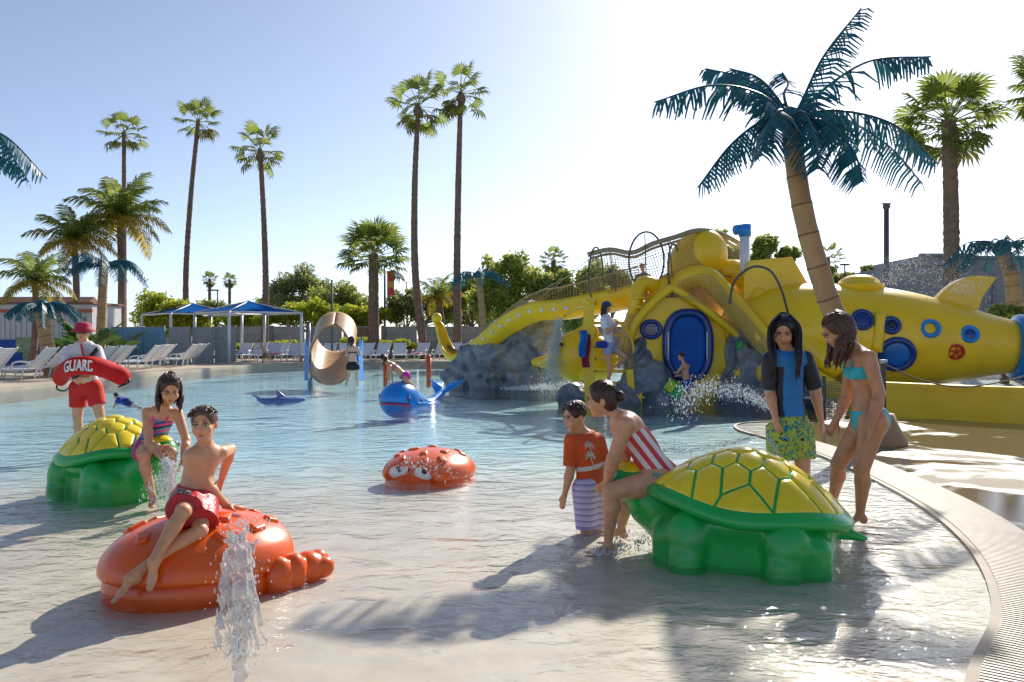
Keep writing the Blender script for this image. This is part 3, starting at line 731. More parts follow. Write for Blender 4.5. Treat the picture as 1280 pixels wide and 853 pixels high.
# head
s = SDF(); s.ell(P(877, 318, 20.0), (.64, .6, .66)); s.ell(P(868, 332, 20.2), (.6, .55, .45), k=.3); s.ell(P(851, 338, 20.0), (.26, .3, .34), k=.25); s.cap(P(870, 330, 20.3), P(872, 375, 20.4), .6, .75, k=.3)
hd = wpart('head', s.mesh(0.05, relax=2), M_YELLOW, octo)
for x, y in ((851.5, 325),):
    wpart('eye', ball(P(x, y, 19.72), (.075, .05, .09)), M_BLUE, hd)
wpart('head_band', tube(spline([P(880, 288, 20.3), P(876, 300, 19.82), P(872, 320, 19.68), P(870, 345, 19.7)], 12), 0.018, 6), M_ROPE, hd)
def arm(pts, r0, r1, n=20, k=14):
    c = spline(pts, n); return tube(c, np.linspace(r0, r1, n), k)
wpart('arm', arm([P(845, 362, 19.6), P(862, 348, 19.4), P(884, 348, 19.1), P(905, 368, 18.8), P(935, 402, 18.3), P(965, 437, 17.7), P(1000, 462, 18.0), P(1045, 490, 16.8), P(1075, 500, 16.6)], .30, .20, 30), M_YELLOW, octo)
wpart('arm', arm([P(890, 345, 20.2), P(918, 342, 19.8), P(935, 350, 19.5), P(950, 378, 19.1), P(978, 405, 18.5), P(1010, 430, 18.0), P(1050, 468, 17.6)], .36, .24, 26), M_YELLOW, octo)
wpart('arm', arm([P(826, 372, 19.9), P(818, 358, 19.5), P(803, 355, 19.3), P(796, 368, 19.2), P(793, 390, 19.2), P(785, 415, 19.3), P(783, 440, 19.4)], .20, .15, 22), M_YELLOW, octo)
wpart('arm', arm([P(862, 352, 19.9), P(838, 352, 19.7), P(822, 368, 19.5), P(806, 396, 19.4), P(796, 420, 19.4)], .26, .14, 18), M_YELLOW, octo)
for i, (x, y, Y) in enumerate(((797, 372, 19.0), (801, 384, 19.0), (795, 396, 19.0), (800, 408, 19.05))):
    wpart('climbing_step', tube([P(x - 7, y, Y), P(x + 9, y + 1, Y)], 0.05, 8), M_YELLOW, octo)
wpart('fin_step', ball(P(955, 467, 17.5), (.17, .2, .22)), M_YELLOW, octo)
for x, y, c in ((925, 432, M_GREEN), (922, 467, M_YELLOW), (843, 490, M_GREEN), (610, 470, M_GREEN), (800, 497, M_YELLOW)):
    Y = 18.0 if x > 700 else 22.9
    s = SDF(); 
    if x < 700: Y = 23.2
    q = P(x, y, Y)
    for a in range(5): s.cap(q, q + 0.11 * np.array([math.cos(a * 1.257), -0.2, math.sin(a * 1.257)]), 0.04, 0.015, k=0.02)
    put(wpart('starfish', s.mesh(0.014), c), '%s painted starfish ornament fixed to the %s' % ('green' if c is M_GREEN else 'yellow', {925: 'tall rock slope right of the house', 922: 'tall rock slope right of the house', 843: 'rock slope beside the house front', 610: 'rock bank under the slide', 800: 'rock slope beside the yellow steps'}[x]), 'ornament')

# --- tentacle slide
sp = spline([P(800, 362, 20.6), P(752, 372, 20.9), (P(712, 380, 21.4)), P(672, 384, 22.0), P(640, 400, 22.7), P(612, 422, 23.5), P(592, 438, 24.2), P(575, 446, 24.8), P(562, 440, 25.2), P(555, 425, 25.5), P(550, 409, 25.7), P(546, 401, 25.8)], 60)
rad = np.interp(np.linspace(0, 1, 60), [0, .25, .5, .66, .8, 1], [.46, .40, .33, .26, .19, .13])
slide = thing('tentacle_slide', 'long yellow octopus tentacle slide curling up at its tip', 'slide', (sp[30][0], sp[30][1], -0.3))
# open trough: half tube with thickness
T, N, B = frames(sp); V = []; F = []
UPV = np.array([0, 0, 1.0]); ang = np.linspace(-0.28, math.pi + 0.28, 17)
for i in range(60):
    side = nrm(np.cross(T[i], UPV)) if abs(T[i][2]) < 0.93 else side
    up = nrm(np.cross(side, T[i])); r = rad[i]
    for rr in (r, r * 0.86):
        for a in ang: V.append(sp[i] + rr * (math.cos(a) * side - math.sin(a) * up))
K = 17
for i in range(59):
    o0, o1 = i * 2 * K, (i + 1) * 2 * K
    for q in range(K - 1):
        F.append((o0 + q, o0 + q + 1, o1 + q + 1, o1 + q)); F.append((o0 + K + q, o1 + K + q, o1 + K + q + 1, o0 + K + q + 1))
    F.append((o0, o1, o1 + K, o0 + K)); F.append((o0 + K - 1, o0 + 2 * K - 1, o1 + 2 * K - 1, o1 + K - 1))
F.append(tuple(range(59 * 2 * K, 59 * 2 * K + K)))
wpart('trough', (np.array(V), F), M_YELLOW, slide)
wpart('tip_knob', ball(sp[-1] + np.array([0, 0, .08]), .17), M_YELLOW, slide)
for i in range(10, 34, 2):
    side = nrm(np.cross(T[i], UPV)); 
    if side[1] > 0: side = -side
    up = np.array([0, 0, 1.0]); n_ = nrm(side - 0.35 * up); q = sp[i] + rad[i] * n_ * 1.0
    wpart('sucker', xf(lathe([(0.02, 0.0), (.055, 0.0), (.06, .02), (.03, .03)], 12), np.stack([nrm(np.cross(UPV, n_)), np.cross(n_, nrm(np.cross(UPV, n_))), n_], 1), q), M_WHITE, slide)
for i in (8,):
    wpart('post', tube([sp[i] + [0, 0, -rad[i]], [sp[i][0], sp[i][1], -0.4]], 0.09, 10), M_STEEL, slide)
def net(A, B, nu, nv, r=0.006, sag=0.0):
    """net between two space curves"""
    A = np.asarray(A); B = np.asarray(B); g = np.zeros((nu + 1, nv + 1, 3))
    ta = np.linspace(0, len(A) - 1, nu + 1); tb = np.linspace(0, len(B) - 1, nu + 1)
    ia = np.array([[np.interp(t, np.arange(len(A)), A[:, c]) for c in range(3)] for t in ta]); ib = np.array([[np.interp(t, np.arange(len(B)), B[:, c]) for c in range(3)] for t in tb])
    for j in range(nv + 1):
        f = j / nv; g[:, j] = ia * (1 - f) + ib * f; g[:, j, 2] -= sag * 4 * f * (1 - f)
    out = []
    for i in range(nu + 1): out.append(tube(g[i], r, 3, caps=False))
    for j in range(nv + 1): out.append(tube(g[:, j], r, 3, caps=False))
    return join(*out)
# net screen along the slide's far edge
e0 = sp[0:46] + np.array([0, 0, 1.0]) * (rad[0:46, None] * 0.15); e1 = sp[0:46] + np.array([0, .3, 0]) + np.array([0, 0, 1.0]) * np.linspace(.62, .12, 46)[:, None]
wpart('side_net', net(e0, e1, 90, 7, .009), mat('olive_net', (0.22, 0.19, 0.05), 0.8, 0.2), slide, smooth=False)
wpart('net_rail', tube(e1[::3], .022, 6), M_NET, slide)

# --- platform nets with hoops on top of the house
nets = thing('climbing_net', 'grey rope net tunnel with round hoops above the octopus house', 'climbing net', (P(808, 360, 20)[0], 20, 0))
def hoop(cx_, cy_, rx, ry, Y, tilt=0.0): return np.array([P(cx_ + rx * math.cos(t), cy_ + ry * math.sin(t), Y + tilt * math.cos(t)) for t in np.linspace(0, 2 * math.pi, 28, endpoint=False)])
hoops = [hoop(808, 326, 22, 36, 19.4, .2), hoop(745, 345, 9, 36, 20.6, .4), hoop(842, 335, 7, 30, 19.6, .3)]
for h_ in hoops: wpart('hoop', tube(h_, .024, 6, closed=True), M_ROPE, nets)
wpart('hoop', tube(spline([P(912, 380, 17.9), P(918, 352, 17.9), P(940, 334, 17.8), P(962, 338, 17.6), P(976, 360, 17.4), P(986, 395, 18.0)], 20), .03, 6), M_ROPE, nets)
top = spline([P(735, 318, 20.6), P(762, 312, 20.3), P(790, 316, 19.8), P(815, 305, 19.5), P(845, 296, 19.5), P(872, 288, 19.6), P(900, 292, 20), P(925, 305, 20.3)], 30)
wpart('top_rope', tube(top, .06, 8), M_NET, nets)
wpart('top_rope', tube(top + [0.1, .5, -.06], .035, 8), M_NET, nets)
low = spline([P(738, 372, 20.8), P(770, 365, 20.2), P(800, 355, 19.6), P(830, 358, 19.5), P(855, 345, 19.4), P(880, 345, 19.4), P(905, 350, 19.6), P(925, 345, 20)], 30)
wpart('net', net(top[:30], low[:30], 60, 16, .006, 0.0), M_NET, nets, smooth=False)
wpart('net', net(top[:24] + [0, .8, 0], low[:24] + [0, .8, .1], 44, 12, .005), M_NET, nets, smooth=False)
wpart('net', net(spline([P(846, 352, 19.0), P(884, 342, 18.7), P(908, 366, 18.4), P(940, 402, 17.9), P(968, 436, 17.3)], 12), spline([P(850, 372, 18.7), P(884, 382, 18.5), P(908, 402, 18.3), P(938, 430, 17.8), P(962, 452, 17.3)], 12), 50, 9, .0055), M_NET, nets, smooth=False)
wpart('net', net(spline([P(800, 395, 18.9), P(790, 420, 18.8), P(792, 450, 18.6), P(800, 490, 18.4)], 8), spline([P(752, 385, 19.0), P(765, 420, 18.6), P(782, 455, 18.4), P(795, 492, 18.3)], 8), 26, 14, .006), M_NET, nets, smooth=False)
for a, b in (((842, 362), (836, 300)), ((808, 360), (806, 292)), ((925, 348), (905, 345)), ((770, 365), (762, 312))):
    wpart('rope', tube([P(a[0], a[1], 19.5), P(b[0], b[1], 19.5)], .014, 5), M_ROPE, nets)
for a, b in (((740, 340), (640, 395)), ((742, 320), (600, 432)), ((738, 330), (668, 368))):
    wpart('rope', tube([P(a[0], a[1], 20.7), P(b[0], b[1], 23.5)], .010, 5), M_NET, nets)

# --- steps
st = thing('stair', 'yellow stair with railings up to the climbing net', 'stair', (P(762, 490, 18.5)[0], 18.5, -0.2))
for i in range(7):
    y = 494 - i * 15; Y = 18.4 + i * 0.22
    wpart('step', beam(P(744, y, Y), P(788 - i, y, Y), 0.26, 0.07), M_YELLOW, st, smooth=False)
for x in (741, 789):
    wpart('stringer', beam(P(x, 500, 18.3), P(x - (4 if x > 750 else 0), 400, 19.8), 0.09, 0.24), M_YELLOW, st, smooth=False)
wpart('newel_post', beam(P(737, 520, 18.4), P(736, 380, 18.4), 0.22, 0.22, (0, 1, 0)), M_YELLOW, st, smooth=False)
wpart('newel_cap', ball(P(736, 379, 18.4), .13), M_YELLOW, st)
wpart('newel_post', beam(P(790, 510, 18.2), P(787, 462, 18.2), 0.15, 0.15, (0, 1, 0)), M_YELLOW, st, smooth=False)
wpart('hand_rail', tube(spline([P(760, 398, 18.5), P(772, 402, 18.5), P(784, 414, 18.5), P(791, 430, 18.5), P(792, 442, 18.5)], 14), .025, 6), M_YELLOW, st)
wpart('hand_rail', tube(spline([P(737, 384, 18.4), P(722, 386, 19.6), P(706, 395, 20.5)], 10), .035, 6), M_YELLOW, st)
# towels on the newel
for i, (x, c, l) in enumerate((((729), (0.02, 0.16, 0.5), 'blue'), ((733), (0.35, 0.02, 0.05), 'dark red'))):
    pts = []
    V = []; F = []
    for a in range(9):
        for b in range(6): V.append(P(x - 5 + b * 1.9 + 1.2 * math.sin(a * .8), 413 + i * 5 + a * (4.2 + i), 18.15 + 0.05 * math.sin(b * 2.1 + a * .5) + i * .06))
    for a in range(8):
        for b in range(5): F.append((a * 6 + b, a * 6 + b + 1, a * 6 + b + 7, a * 6 + b + 6))
    V = np.array(V); n = len(V); V2 = np.concatenate([V, V + [0, .03, 0]]); F2 = F + [tuple(n + q for q in f[::-1]) for f in F]
    put(wpart('towel', (V2, F2), mat('towel_' + l.replace(' ', '_'), c, .9, .3, 12, .3, 90)), '%s towel hanging on the yellow stair post' % l, 'towel')
# --- yellow fish by the waterfall
fy = 20.6
s = SDF(); s.ell(P(722, 446, fy), (.62, .5, .68), k=.1); s.cap(P(700, 450, fy), P(668, 453, fy), .22, .10, k=.15, side=(1, 0, 0), flat=1); s.ell(P(735, 418, fy), (.3, .12, .3), k=.1); s.cap(P(700, 462, fy), P(676, 456, fy), .15, .06, k=.1)
s.ell(P(748, 450, fy), (.5, .45, .6), k=.1)
fish = thing('fish_figure', 'plump yellow fish figure in the waterfall behind the stair', 'fish figure', (P(722, 480, fy)[0], fy, -0.2))
wpart('body', s.mesh(.05, relax=2), M_YELLOW, fish)
wpart('stand', tube([P(725, 460, fy), [P(725, 460, fy)[0], fy, -.4]], .2, 10), M_STEEL, fish)
wpart('eye', ball(P(702, 431, fy - .42), .05), M_BLACK, fish)

# --- submarine
SYc = 17.6
a0, a1 = P(930, 412, 19.3), P(1268, 434, 17.8); ax = nrm(a1 - a0); sub = thing('submarine', 'large yellow submarine play figure with blue round hatches and dorsal fin', 'submarine', ((a0[0] + a1[0]) / 2, (a0[1] + a1[1]) / 2, 0))
side_ = nrm(np.cross(ax, UPV)); up_ = np.cross(side_, ax); Ls = np.linalg.norm(a1 - a0)
prof = [(0.0, -.1), (.5, -.08), (.82, 0.02), (1.05, .12), (1.17, .22), (1.20, .34), (1.19, .48), (1.12, .60), (1.01, .70), (.88, .80), (.71, .90), (.58, 1.0)]
pr = spline([(r, t * Ls, 0) for r, t in prof], 40)[:, :2]
def sub_r(t): return float(np.interp(t * Ls, pr[:, 1], pr[:, 0]))
Mx = np.stack([side_, up_, ax], 1)
wpart('hull', xf(lathe([tuple(p) for p in pr], 48), Mx, a0), M_YELLOW, sub)
def on_hull(px, py, out=0.0):
    """point of the hull seen at a photograph pixel, with its normal"""
    d = nrm(P(px, py, 1.0) - np.array([0, 0, CAMH])); o = np.array([0, 0, CAMH])
    for tt in np.arange(14.0, 23.0, 0.01):
        q = o + d * tt; t = (q - a0) @ ax; e = q - a0 - ax * t
        if np.linalg.norm(e) < sub_r(t / Ls): return q + nrm(e) * out, nrm(e)
    return q, np.array([0, -1.0, 0])
def disc_frame(n): 
    s_ = nrm(np.cross(UPV, n)); return np.stack([s_, np.cross(n, s_), n], 1)
def ring(px, py, R_, r_, m, name, parent, pane=None, squash=1.0):
    q, n = on_hull(px, py, 0.01); M = disc_frame(n)
    pts = [q + M @ np.array([R_ * math.cos(t), R_ * squash * math.sin(t), 0]) for t in np.linspace(0, 2 * math.pi, 32, endpoint=False)]
    o = wpart(name, tube(pts, r_, 10, closed=True), m, parent)
    if pane: wpart('pane', xf(lathe([(R_, -0.05), (R_, .01), (R_ * .6, .03), (.01, .04)], 28), M, q), pane, o)
    return o, q, n, M
M_DOORB = mat('hatch_blue', (0.006, 0.14, 0.50), 0.3, 0.3, 1.2, coat=0.2)
ring(1121, 443, .33, .07, M_NAVY, 'hatch', sub, M_DOORB)
o, q, n, M = ring(1114, 407, .15, .06, M_NAVY, 'porthole', sub, M_NAVY)
wpart('speaker_grille', xf(lathe([(.07, 0), (.08, .05), (.05, .07)], 16), M, q + n * .03), M_BLACK, o)
ring(1163, 411, .165, .05, M_BLUE, 'porthole', sub, None)
ring(1212, 418, .15, .05, M_BLUE, 'porthole', sub, M_NAVY)
ring(1078, 400, .2, .05, M_NAVY, 'porthole', sub, M_NAVY)
o, q, n, M = ring(1195, 440, .15, .028, M_RED, 'valve_wheel', sub, None)
for a in range(5):
    e = q + M @ np.array([.15 * math.cos(a * 1.257 + .3), .15 * math.sin(a * 1.257 + .3), .03]); wpart('spoke', tube([q + n * .05, e], .02, 6), M_RED, o)
q, n = on_hull(1100, 392, .0); q2, n2 = on_hull(1096, 440, .0); wpart('vent_pipe', tube(spline([q2 + n2 * .02, q2 * .5 + q * .5 + n * .06, q + n * .05], 8), .12, 10), M_YELLOW, sub)
hq = a0 + ax * Ls * .43 + up_ * sub_r(.43)
wpart('deck_hatch', xf(lathe([(.52, -.15), (.55, 0.0), (.55, .05), (.46, .06), (.42, .14), (.25, .24), (.02, .27)], 32), None, hq + [0, 0, -.02]), M_YELLOW, sub)
tw = [(938, 326), (990, 321), (1014, 362), (1018, 400), (930, 400), (930, 345)]
wpart('conning_tower', extrude([P(x, y, 19.0) for x, y in tw], (0, .9, 0)), M_YELLOW, sub, smooth=False)
fn = spline([P(1160, 392, 18.0), P(1172, 372, 18.0), P(1192, 354, 18.0), P(1218, 345, 18.0), P(1246, 347, 18.0)], 16)
fb = [P(1238, 358, 18.0), P(1228, 372, 18.0), P(1222, 390, 18.0), P(1236, 408, 18.0), P(1200, 412, 18.0)]
wpart('dorsal_fin', extrude(list(fn) + fb, (0.02, .22, 0)), M_YELLOW, sub, smooth=False)
te = a1 - ax * .05
wpart('tail_ring', xf(lathe([(.50, 0), (.70, .02), (.74, .1), (.72, .26), (.60, .34), (.3, .36)], 36), Mx, te), M_BLUE, sub)
wpart('tail_base', beam(te + ax * .2 + up_ * -.6, te + ax * 1.4 + up_ * -.6, .9, .3), M_BLUE, sub, smooth=False)
pp = thing('periscope', 'white periscope pipe with blue elbow head behind the octopus', 'periscope', (P(931, 330, 19.4)[0], 19.4, 0))
wpart('pipe', tube([[P(931, 330, 19.4)[0], 19.4, 0.0], P(931, 293, 19.4)], .12, 14), M_WHITE, pp)
wpart('elbow', join(tube([P(931, 296, 19.4), P(931, 281, 19.4)], .15, 14), tube([P(932, 286, 19.4), P(919, 288, 19.3)], .12, 12)), M_BLUE, pp)
# --- raised basin in front of the submarine
wl = [np.array(P(x, y, Y))[:2] for x, y, Y in ((1066, 0, 15.8), (1085, 0, 15.2), (1120, 0, 14.75), (1180, 0, 14.1), (1240, 0, 13.6), (1300, 0, 13.3), (1420, 0, 13.1))]
wl = spline(np.c_[wl, np.zeros(len(wl))], 40)[:, :2]
bw = thing('basin_wall', 'low curved yellow basin wall in front of the submarine', 'wall', (wl[20][0], wl[20][1], 0))
def ribbon(line, wd, z0, z1):
    a = offset(line, wd / 2); b = offset(line, -wd / 2); n = len(line)
    V = np.concatenate([np.c_[a, np.full(n, z0)], np.c_[a, np.full(n, z1)], np.c_[b, np.full(n, z1)], np.c_[b, np.full(n, z0)]]); F = []
    for i in range(n - 1):
        for q in range(4): F.append((q * n + i, q * n + i + 1, ((q + 1) % 4) * n + i + 1, ((q + 1) % 4) * n + i))
    F += [(0, n, 2 * n, 3 * n), (n - 1, 4 * n - 1, 3 * n - 1, 2 * n - 1)]
    return V, F
wpart('wall_face', ribbon(wl, .22, -.1, .54), M_YELLOW, bw, smooth=False)
wpart('coping', ribbon(wl, .30, .542, .62), M_YELLOW, bw, smooth=False)
bp_ = [tuple(p) for p in wl] + [(30, 24), (5.4, 24), (5.6, 17)]
put(wpart('basin_water', ([(x, y, .40) for x, y in bp_], [tuple(range(len(bp_)))]), M_WATER, smooth=False), kind='structure')
put(wpart('basin_floor', ([(x, y, .18) for x, y in bp_], [tuple(range(len(bp_)))]), mat('basin_plaster', (.5, .56, .52), .7), smooth=False), kind='structure')
# net barrier by the path
nb = thing('net_barrier', 'low black net barrier on a dark post beside the basin wall', 'net barrier', (P(1104, 505, 13.8)[0], 13.8, 0))
wpart('post', tube([P(1104, 530, 13.8), P(1104, 452, 13.8)], .05, 8), M_ROPE, nb)
wpart('post_cap', tube([P(1104, 455, 13.8), P(1104, 450, 13.8)], .07, 8), M_STEEL, nb)
wpart('post', tube([P(1030, 520, 15.2), P(1030, 470, 15.2)], .04, 8), M_ROPE, nb)
wpart('net', net(spline([P(1104, 460, 13.8), P(1060, 474, 14.6), P(1030, 478, 15.2)], 10), spline([P(1104, 520, 13.8), P(1060, 518, 14.6), P(1030, 515, 15.2)], 10), 30, 12, .006), M_ROPE, nb, smooth=False)
wpart('rope', tube(spline([P(1104, 455, 13.8), P(1150, 475, 14.0), P(1200, 484, 13.7), P(1250, 478, 13.5), P(1300, 465, 13.4)], 20), .012, 5), M_ROPE, nb)

# --- small tube slide on the left
M_SAND = mat('tan_gelcoat', (0.46, 0.28, 0.11), 0.45, 0.2, 2, coat=.1)
ts = thing('tube_slide', 'tan open mouthed tube slide with blue side supports', 'slide', (P(418, 475, 26.5)[0], 26.5, 0))
V = []; F = []; nU, nA = 26, 33
for i in range(nU):
    f = i / (nU - 1); r = 0.70; zc = .64 + 1.0 * f ** 1.3; c = np.array([P(413 + 7 * f, 0, 26.0 + 3.0 * f)[0], 26.0 + 3.0 * f, zc])
    wrap = 1.15 + (math.pi - 1.15) * min(1, max(0, (f - .12) / .5)) ** .8      # shell closes into a tube towards the back
    for j in range(nA):
        a = -math.pi / 2 + (j / (nA - 1) - .5) * 2 * min(math.pi * .999, wrap); V.append(c + r * np.array([math.cos(a) * 1.02, 0, math.sin(a)]))
for i in range(nU - 1):
    for j in range(nA - 1): F.append((i * nA + j, i * nA + j + 1, (i + 1) * nA + j + 1, (i + 1) * nA + j))
o = wpart('chute', (np.array(V), F), M_SAND, ts)
sm = o.modifiers.new('thickness', 'SOLIDIFY'); sm.thickness = .05
for sx in (-1, 1):
    wpart('support', extrude([P(417 + sx * 27, 476, 26.2), P(417 + sx * 34, 476, 26.6), P(417 + sx * 33, 425, 27.5), P(417 + sx * 28, 440, 26.8)], (sx * .08, .05, 0)), M_BLUE, ts, smooth=False)
pl = thing('handrail_post', 'short steel handrail post standing in water by the tube slide', 'post', G(388, 477))
wpart('post', tube([[*G(388, 477)[:2], -.3], P(388, 453, G(388, 477)[1])], .09, 10), M_STEEL, pl); wpart('bar', tube([P(387, 453, 26.3), P(387, 405, 26.3)], .03, 8), M_STEEL, pl)
# red posts with rope
for x, yb, yt in ((482, 466, 455), (536, 474, 447)):
    g = G(x, yb if x > 500 else 473); t = thing('marker_post', '%s post %s' % (('red orange', 'holding the rope near the tentacle tip') if x > 500 else ('red orange', 'half hidden by the girl on the whale')), 'post', (g[0], g[1], 0), group='red marker posts in the pool')
    wpart('shaft', tube([[g[0], g[1], -.3], P(x, yt if x > 500 else 448, g[1])], .085, 12), mat('post_red', (.55, .07, .02), .4), t); wpart('cap', ball(P(x, yt if x > 500 else 448, g[1]), .09, 10, 6), M_RED, t)
put(wpart('rope', tube(spline([P(484, 452, 28), P(510, 462, 28), P(536, 450, 28)], 12), .02, 6), M_NET), 'sagging rope strung between two red pool posts', 'rope')
# ================================================================== PALMS, TREES, SHRUBS
M_TRUNK = mat('palm_bark', (0.20, 0.13, 0.09), 0.9, 0.35, 5, 0.8, 14)
def leafmat(name, col, tr=0.62, island=0.35): return mat(name, col, 0.5, 0.25, 1.2, trans=tr, island=island)
L_FAN = leafmat('fan_leaf', (0.20, 0.25, 0.045)); L_DRY = leafmat('yellow_frond', (0.42, 0.34, 0.04)); L_QUEEN = leafmat('queen_frond', (0.22, 0.27, 0.045))
L_TREE = leafmat('tree_leaf', (0.32, 0.36, 0.08)); L_LIME = leafmat('lime_leaf', (0.42, 0.47, 0.045)); L_DARK = leafmat('dark_leaf', (0.27, 0.31, 0.09)); L_BAMB = leafmat('bamboo_leaf', (0.42, 0.46, 0.09)); L_GREY = leafmat('grey_leaf', (0.36, 0.39, 0.16))
def fan_leaf(seed, pet=1.0, bl=0.85, nseg=17):
    """one fan leaf along +X: petiole then pleated blade"""
    rg = np.random.default_rng(seed); V = []; F = []
    def quad(a, b, c, d): n = len(V); V.extend([a, b, c, d]); F.append((n, n + 1, n + 2, n + 3))
    sag = lambda x: -0.10 * x * x
    xs = np.linspace(0, pet, 4)
    for i in range(3):
        for wv in ((0, .022, 0), (0, 0, .02)):
            wv = np.array(wv); a = np.array([xs[i], 0, sag(xs[i])]); b = np.array([xs[i + 1], 0, sag(xs[i + 1])]); quad(a - wv, b - wv, b + wv, a + wv)
    o = np.array([pet, 0, sag(pet)])
    for i in range(nseg):
        a = (i / (nseg - 1) - .5) * 3.7; l = bl * (1 - .18 * abs(a / 1.85) ** 2) * rg.uniform(.9, 1.06); d = np.array([math.cos(a), math.sin(a), -.12 + .05 * (i % 2)]); s_ = np.array([-math.sin(a), math.cos(a), 0]); w1 = .055 * bl / .85
        m = o + d * l * .6; droop = np.array([0, 0, -rg.uniform(.10, .34) * l]); e = o + d * l * .92 + droop
        quad(o, m - s_ * w1 + [0, 0, .02], m + [0, 0, -.01], o); quad(o, m + [0, 0, -.01], m + s_ * w1 + [0, 0, .02], o)
        quad(m - s_ * w1 + [0, 0, .02], e, e, m); quad(m, e, e, m + s_ * w1 + [0, 0, .02])
    F2 = []
    for f in F:
        k = []
        for i in f:
            if not any(np.allclose(V[i], V[j]) for j in k): k.append(i)
        F2.append(tuple(k))
    return np.array(V), F2
FAN_ME = [mesh('fan_leaf', *fan_leaf(i, 1.05, .78), False, L_FAN) for i in range(3)]
FAN_OLD = [mesh('fan_leaf_old', *fan_leaf(9, .9, .8), False, mat('old_fan_leaf', (0.17, 0.17, 0.035), .6, .3, trans=.3, island=.3))]
def rot_dir(az, el, roll=0.0): return (Matrix.Rotation(az, 4, 'Z') @ Matrix.Rotation(-el, 4, 'Y') @ Matrix.Rotation(roll, 4, 'X')).to_euler()
def fan_palm(label, px_base, px_top, Y, sc=1.0, n=34, seed=0, r0=.26, r1=.16, bend=0.0, group='tall fan palms', low=-.6, name='fan_palm', zb=.1):
    rg = np.random.default_rng(seed); b = P(px_base, 0, Y); b[2] = zb; top = P(px_top[0], px_top[1], Y)
    t = thing(name, label, 'palm', b, group=group)
    pts = [b, b * .67 + top * .33 + [bend, 0, 0], b * .33 + top * .67 + [bend * .8, 0, 0], top]; c = spline(pts, 90); rr = np.linspace(r0, r1, 90) * (.85 if n < 30 else 1) * (1 + .035 * rg.standard_normal(90)) * (1 + .05 * (np.arange(90) % 2)); rr[:4] *= 1.25
    wpart('trunk', tube(c, rr, 12), M_TRUNK, t)
    hd = top - b
    for i in range(n):
        f = (i + .5) / n; el = 1.35 - (1.35 - low) * f ** .9 + rg.uniform(-.15, .15); az = i * 2.39996 + rg.uniform(-.25, .25)
        if n < 30 and rg.random() < .18: el = rg.uniform(-1.1, -.5)
        me = FAN_OLD[0] if (el < -.25 and rg.random() < .5) else FAN_ME[i % 3]
        o = link('frond', me, t, hd + np.array([0, 0, -.25 * f]) * sc, rot_dir(az, el, rg.uniform(-.5, .5))); s_ = sc * rg.uniform(.85, 1.1); o.scale = (s_, s_, s_)
    if r0 > .26:
        sk = [ball(hd + np.array([rg.uniform(-.1, .1), rg.uniform(-.1, .1), -.35 - .05 * i]) * sc, (.2 * sc, .2 * sc, .3 * sc), 8, 6) for i in range(3)]
        link('crown_shaft', mesh('crown_shaft', *join(*sk), True, M_TRUNK), t)
    return t
fan_palm('tall thin fan palm rising behind the feathery palms on the left', 155, (155, 165), 55, 1.0, 22, 1, .22, .15, low=-.75)
fan_palm('tall fan palm standing behind the nearer blue canopy with curved trunk', 234, (248, 150), 56, 1.05, 22, 2, .26, .16, -.35, low=-.7)
fan_palm('tall fan palm rising through the gap right of the canopies', 330, (325, 186), 52, 1.15, 22, 3, .28, .17, .2, low=-.5)
fan_palm('very tall fan palm with S curved trunk behind the loungers', 531, (523, 130), 50, 1.25, 22, 4, .32, .17, -.45, low=-.8)
fan_palm('tallest straight fan palm beside the S curved one', 572, (576, 115), 50, 1.15, 22, 5, .32, .17, -.1, low=-.5)
fan_palm('short stout fan palm in front of the grey wall', 467, (467, 318), 52, 1.45, 44, 6, .38, .30, 0, 'stout fan palms', low=-.35)
fan_palm('thick trunked fan palm behind the submarine', 1186, (1186, 150), 30, 1.15, 46, 7, .30, .24, .1, 'stout fan palms', low=-.6, zb=.12)
fan_palm('fan palm whose crown only just enters beside the thick one', 1330, (1325, 100), 28, 1.1, 40, 8, .28, .22, 0, 'stout fan palms', low=-.6, zb=.12)
for x, y, Y, s_ in ((262, 349, 130, 1.1), (287, 350, 130, 1.05)):
    fan_palm('distant pencil thin fan palm over the %s blue canopy' % ('farther' if x < 270 else 'nearer'), x, (x, y), Y, s_ * .75, 34, x, .3, .22, 0, 'distant fan palms', low=-1.2)
fan_palm('fan palm peeping over the bamboo beside the tentacle slide', 692, (692, 326), 75, .9, 34, 11, .3, .22, 0, 'distant fan palms', low=-.9)
fan_palm('hazy fan palm behind the big teal palm trunk', 1036, (1034, 322), 70, .95, 34, 12, .3, .22, 0, 'distant fan palms', low=-1.3)
# --- feather palms
def feather(seed, Ln=3.0, n=44, lf=.8, arch=.9):
    """arching frond along +X with drooping leaflets"""
    rg = np.random.default_rng(seed); V = []; F = []; t = np.linspace(0, 1, n); x = Ln * (t - .14 * t ** 3); z = Ln * (.34 * t - arch * .62 * t * t)
    c = np.stack([x, 0 * x, z], 1); V0, F0 = tube(c[::3], np.linspace(.03, .006, len(c[::3])), 4); V = list(V0); F = list(F0)
    T = np.gradient(c, axis=0); T /= np.linalg.norm(T, axis=1, keepdims=True)
    for i in range(2, n):
        l = lf * math.sin(math.pi * min(1, .16 + .84 * t[i])) ** .6 * (1 if t[i] < .9 else .7)
        for sg in (-1, 1):
            dv = nrm(T[i] * .55 + np.array([0, sg * 1.0, rg.uniform(-.5, .25)])); m = c[i] + dv * l * .55; e = c[i] + dv * l * .9 + np.array([0, 0, -l * rg.uniform(.3, .6)]); w_ = T[i] * .036
            k = len(V); V.extend([c[i] - w_ * .6, c[i] + w_ * .6, m + w_, m - w_, e]); F.append((k, k + 1, k + 2, k + 3)); F.append((k + 3, k + 2, k + 4))
    return np.array(V), F
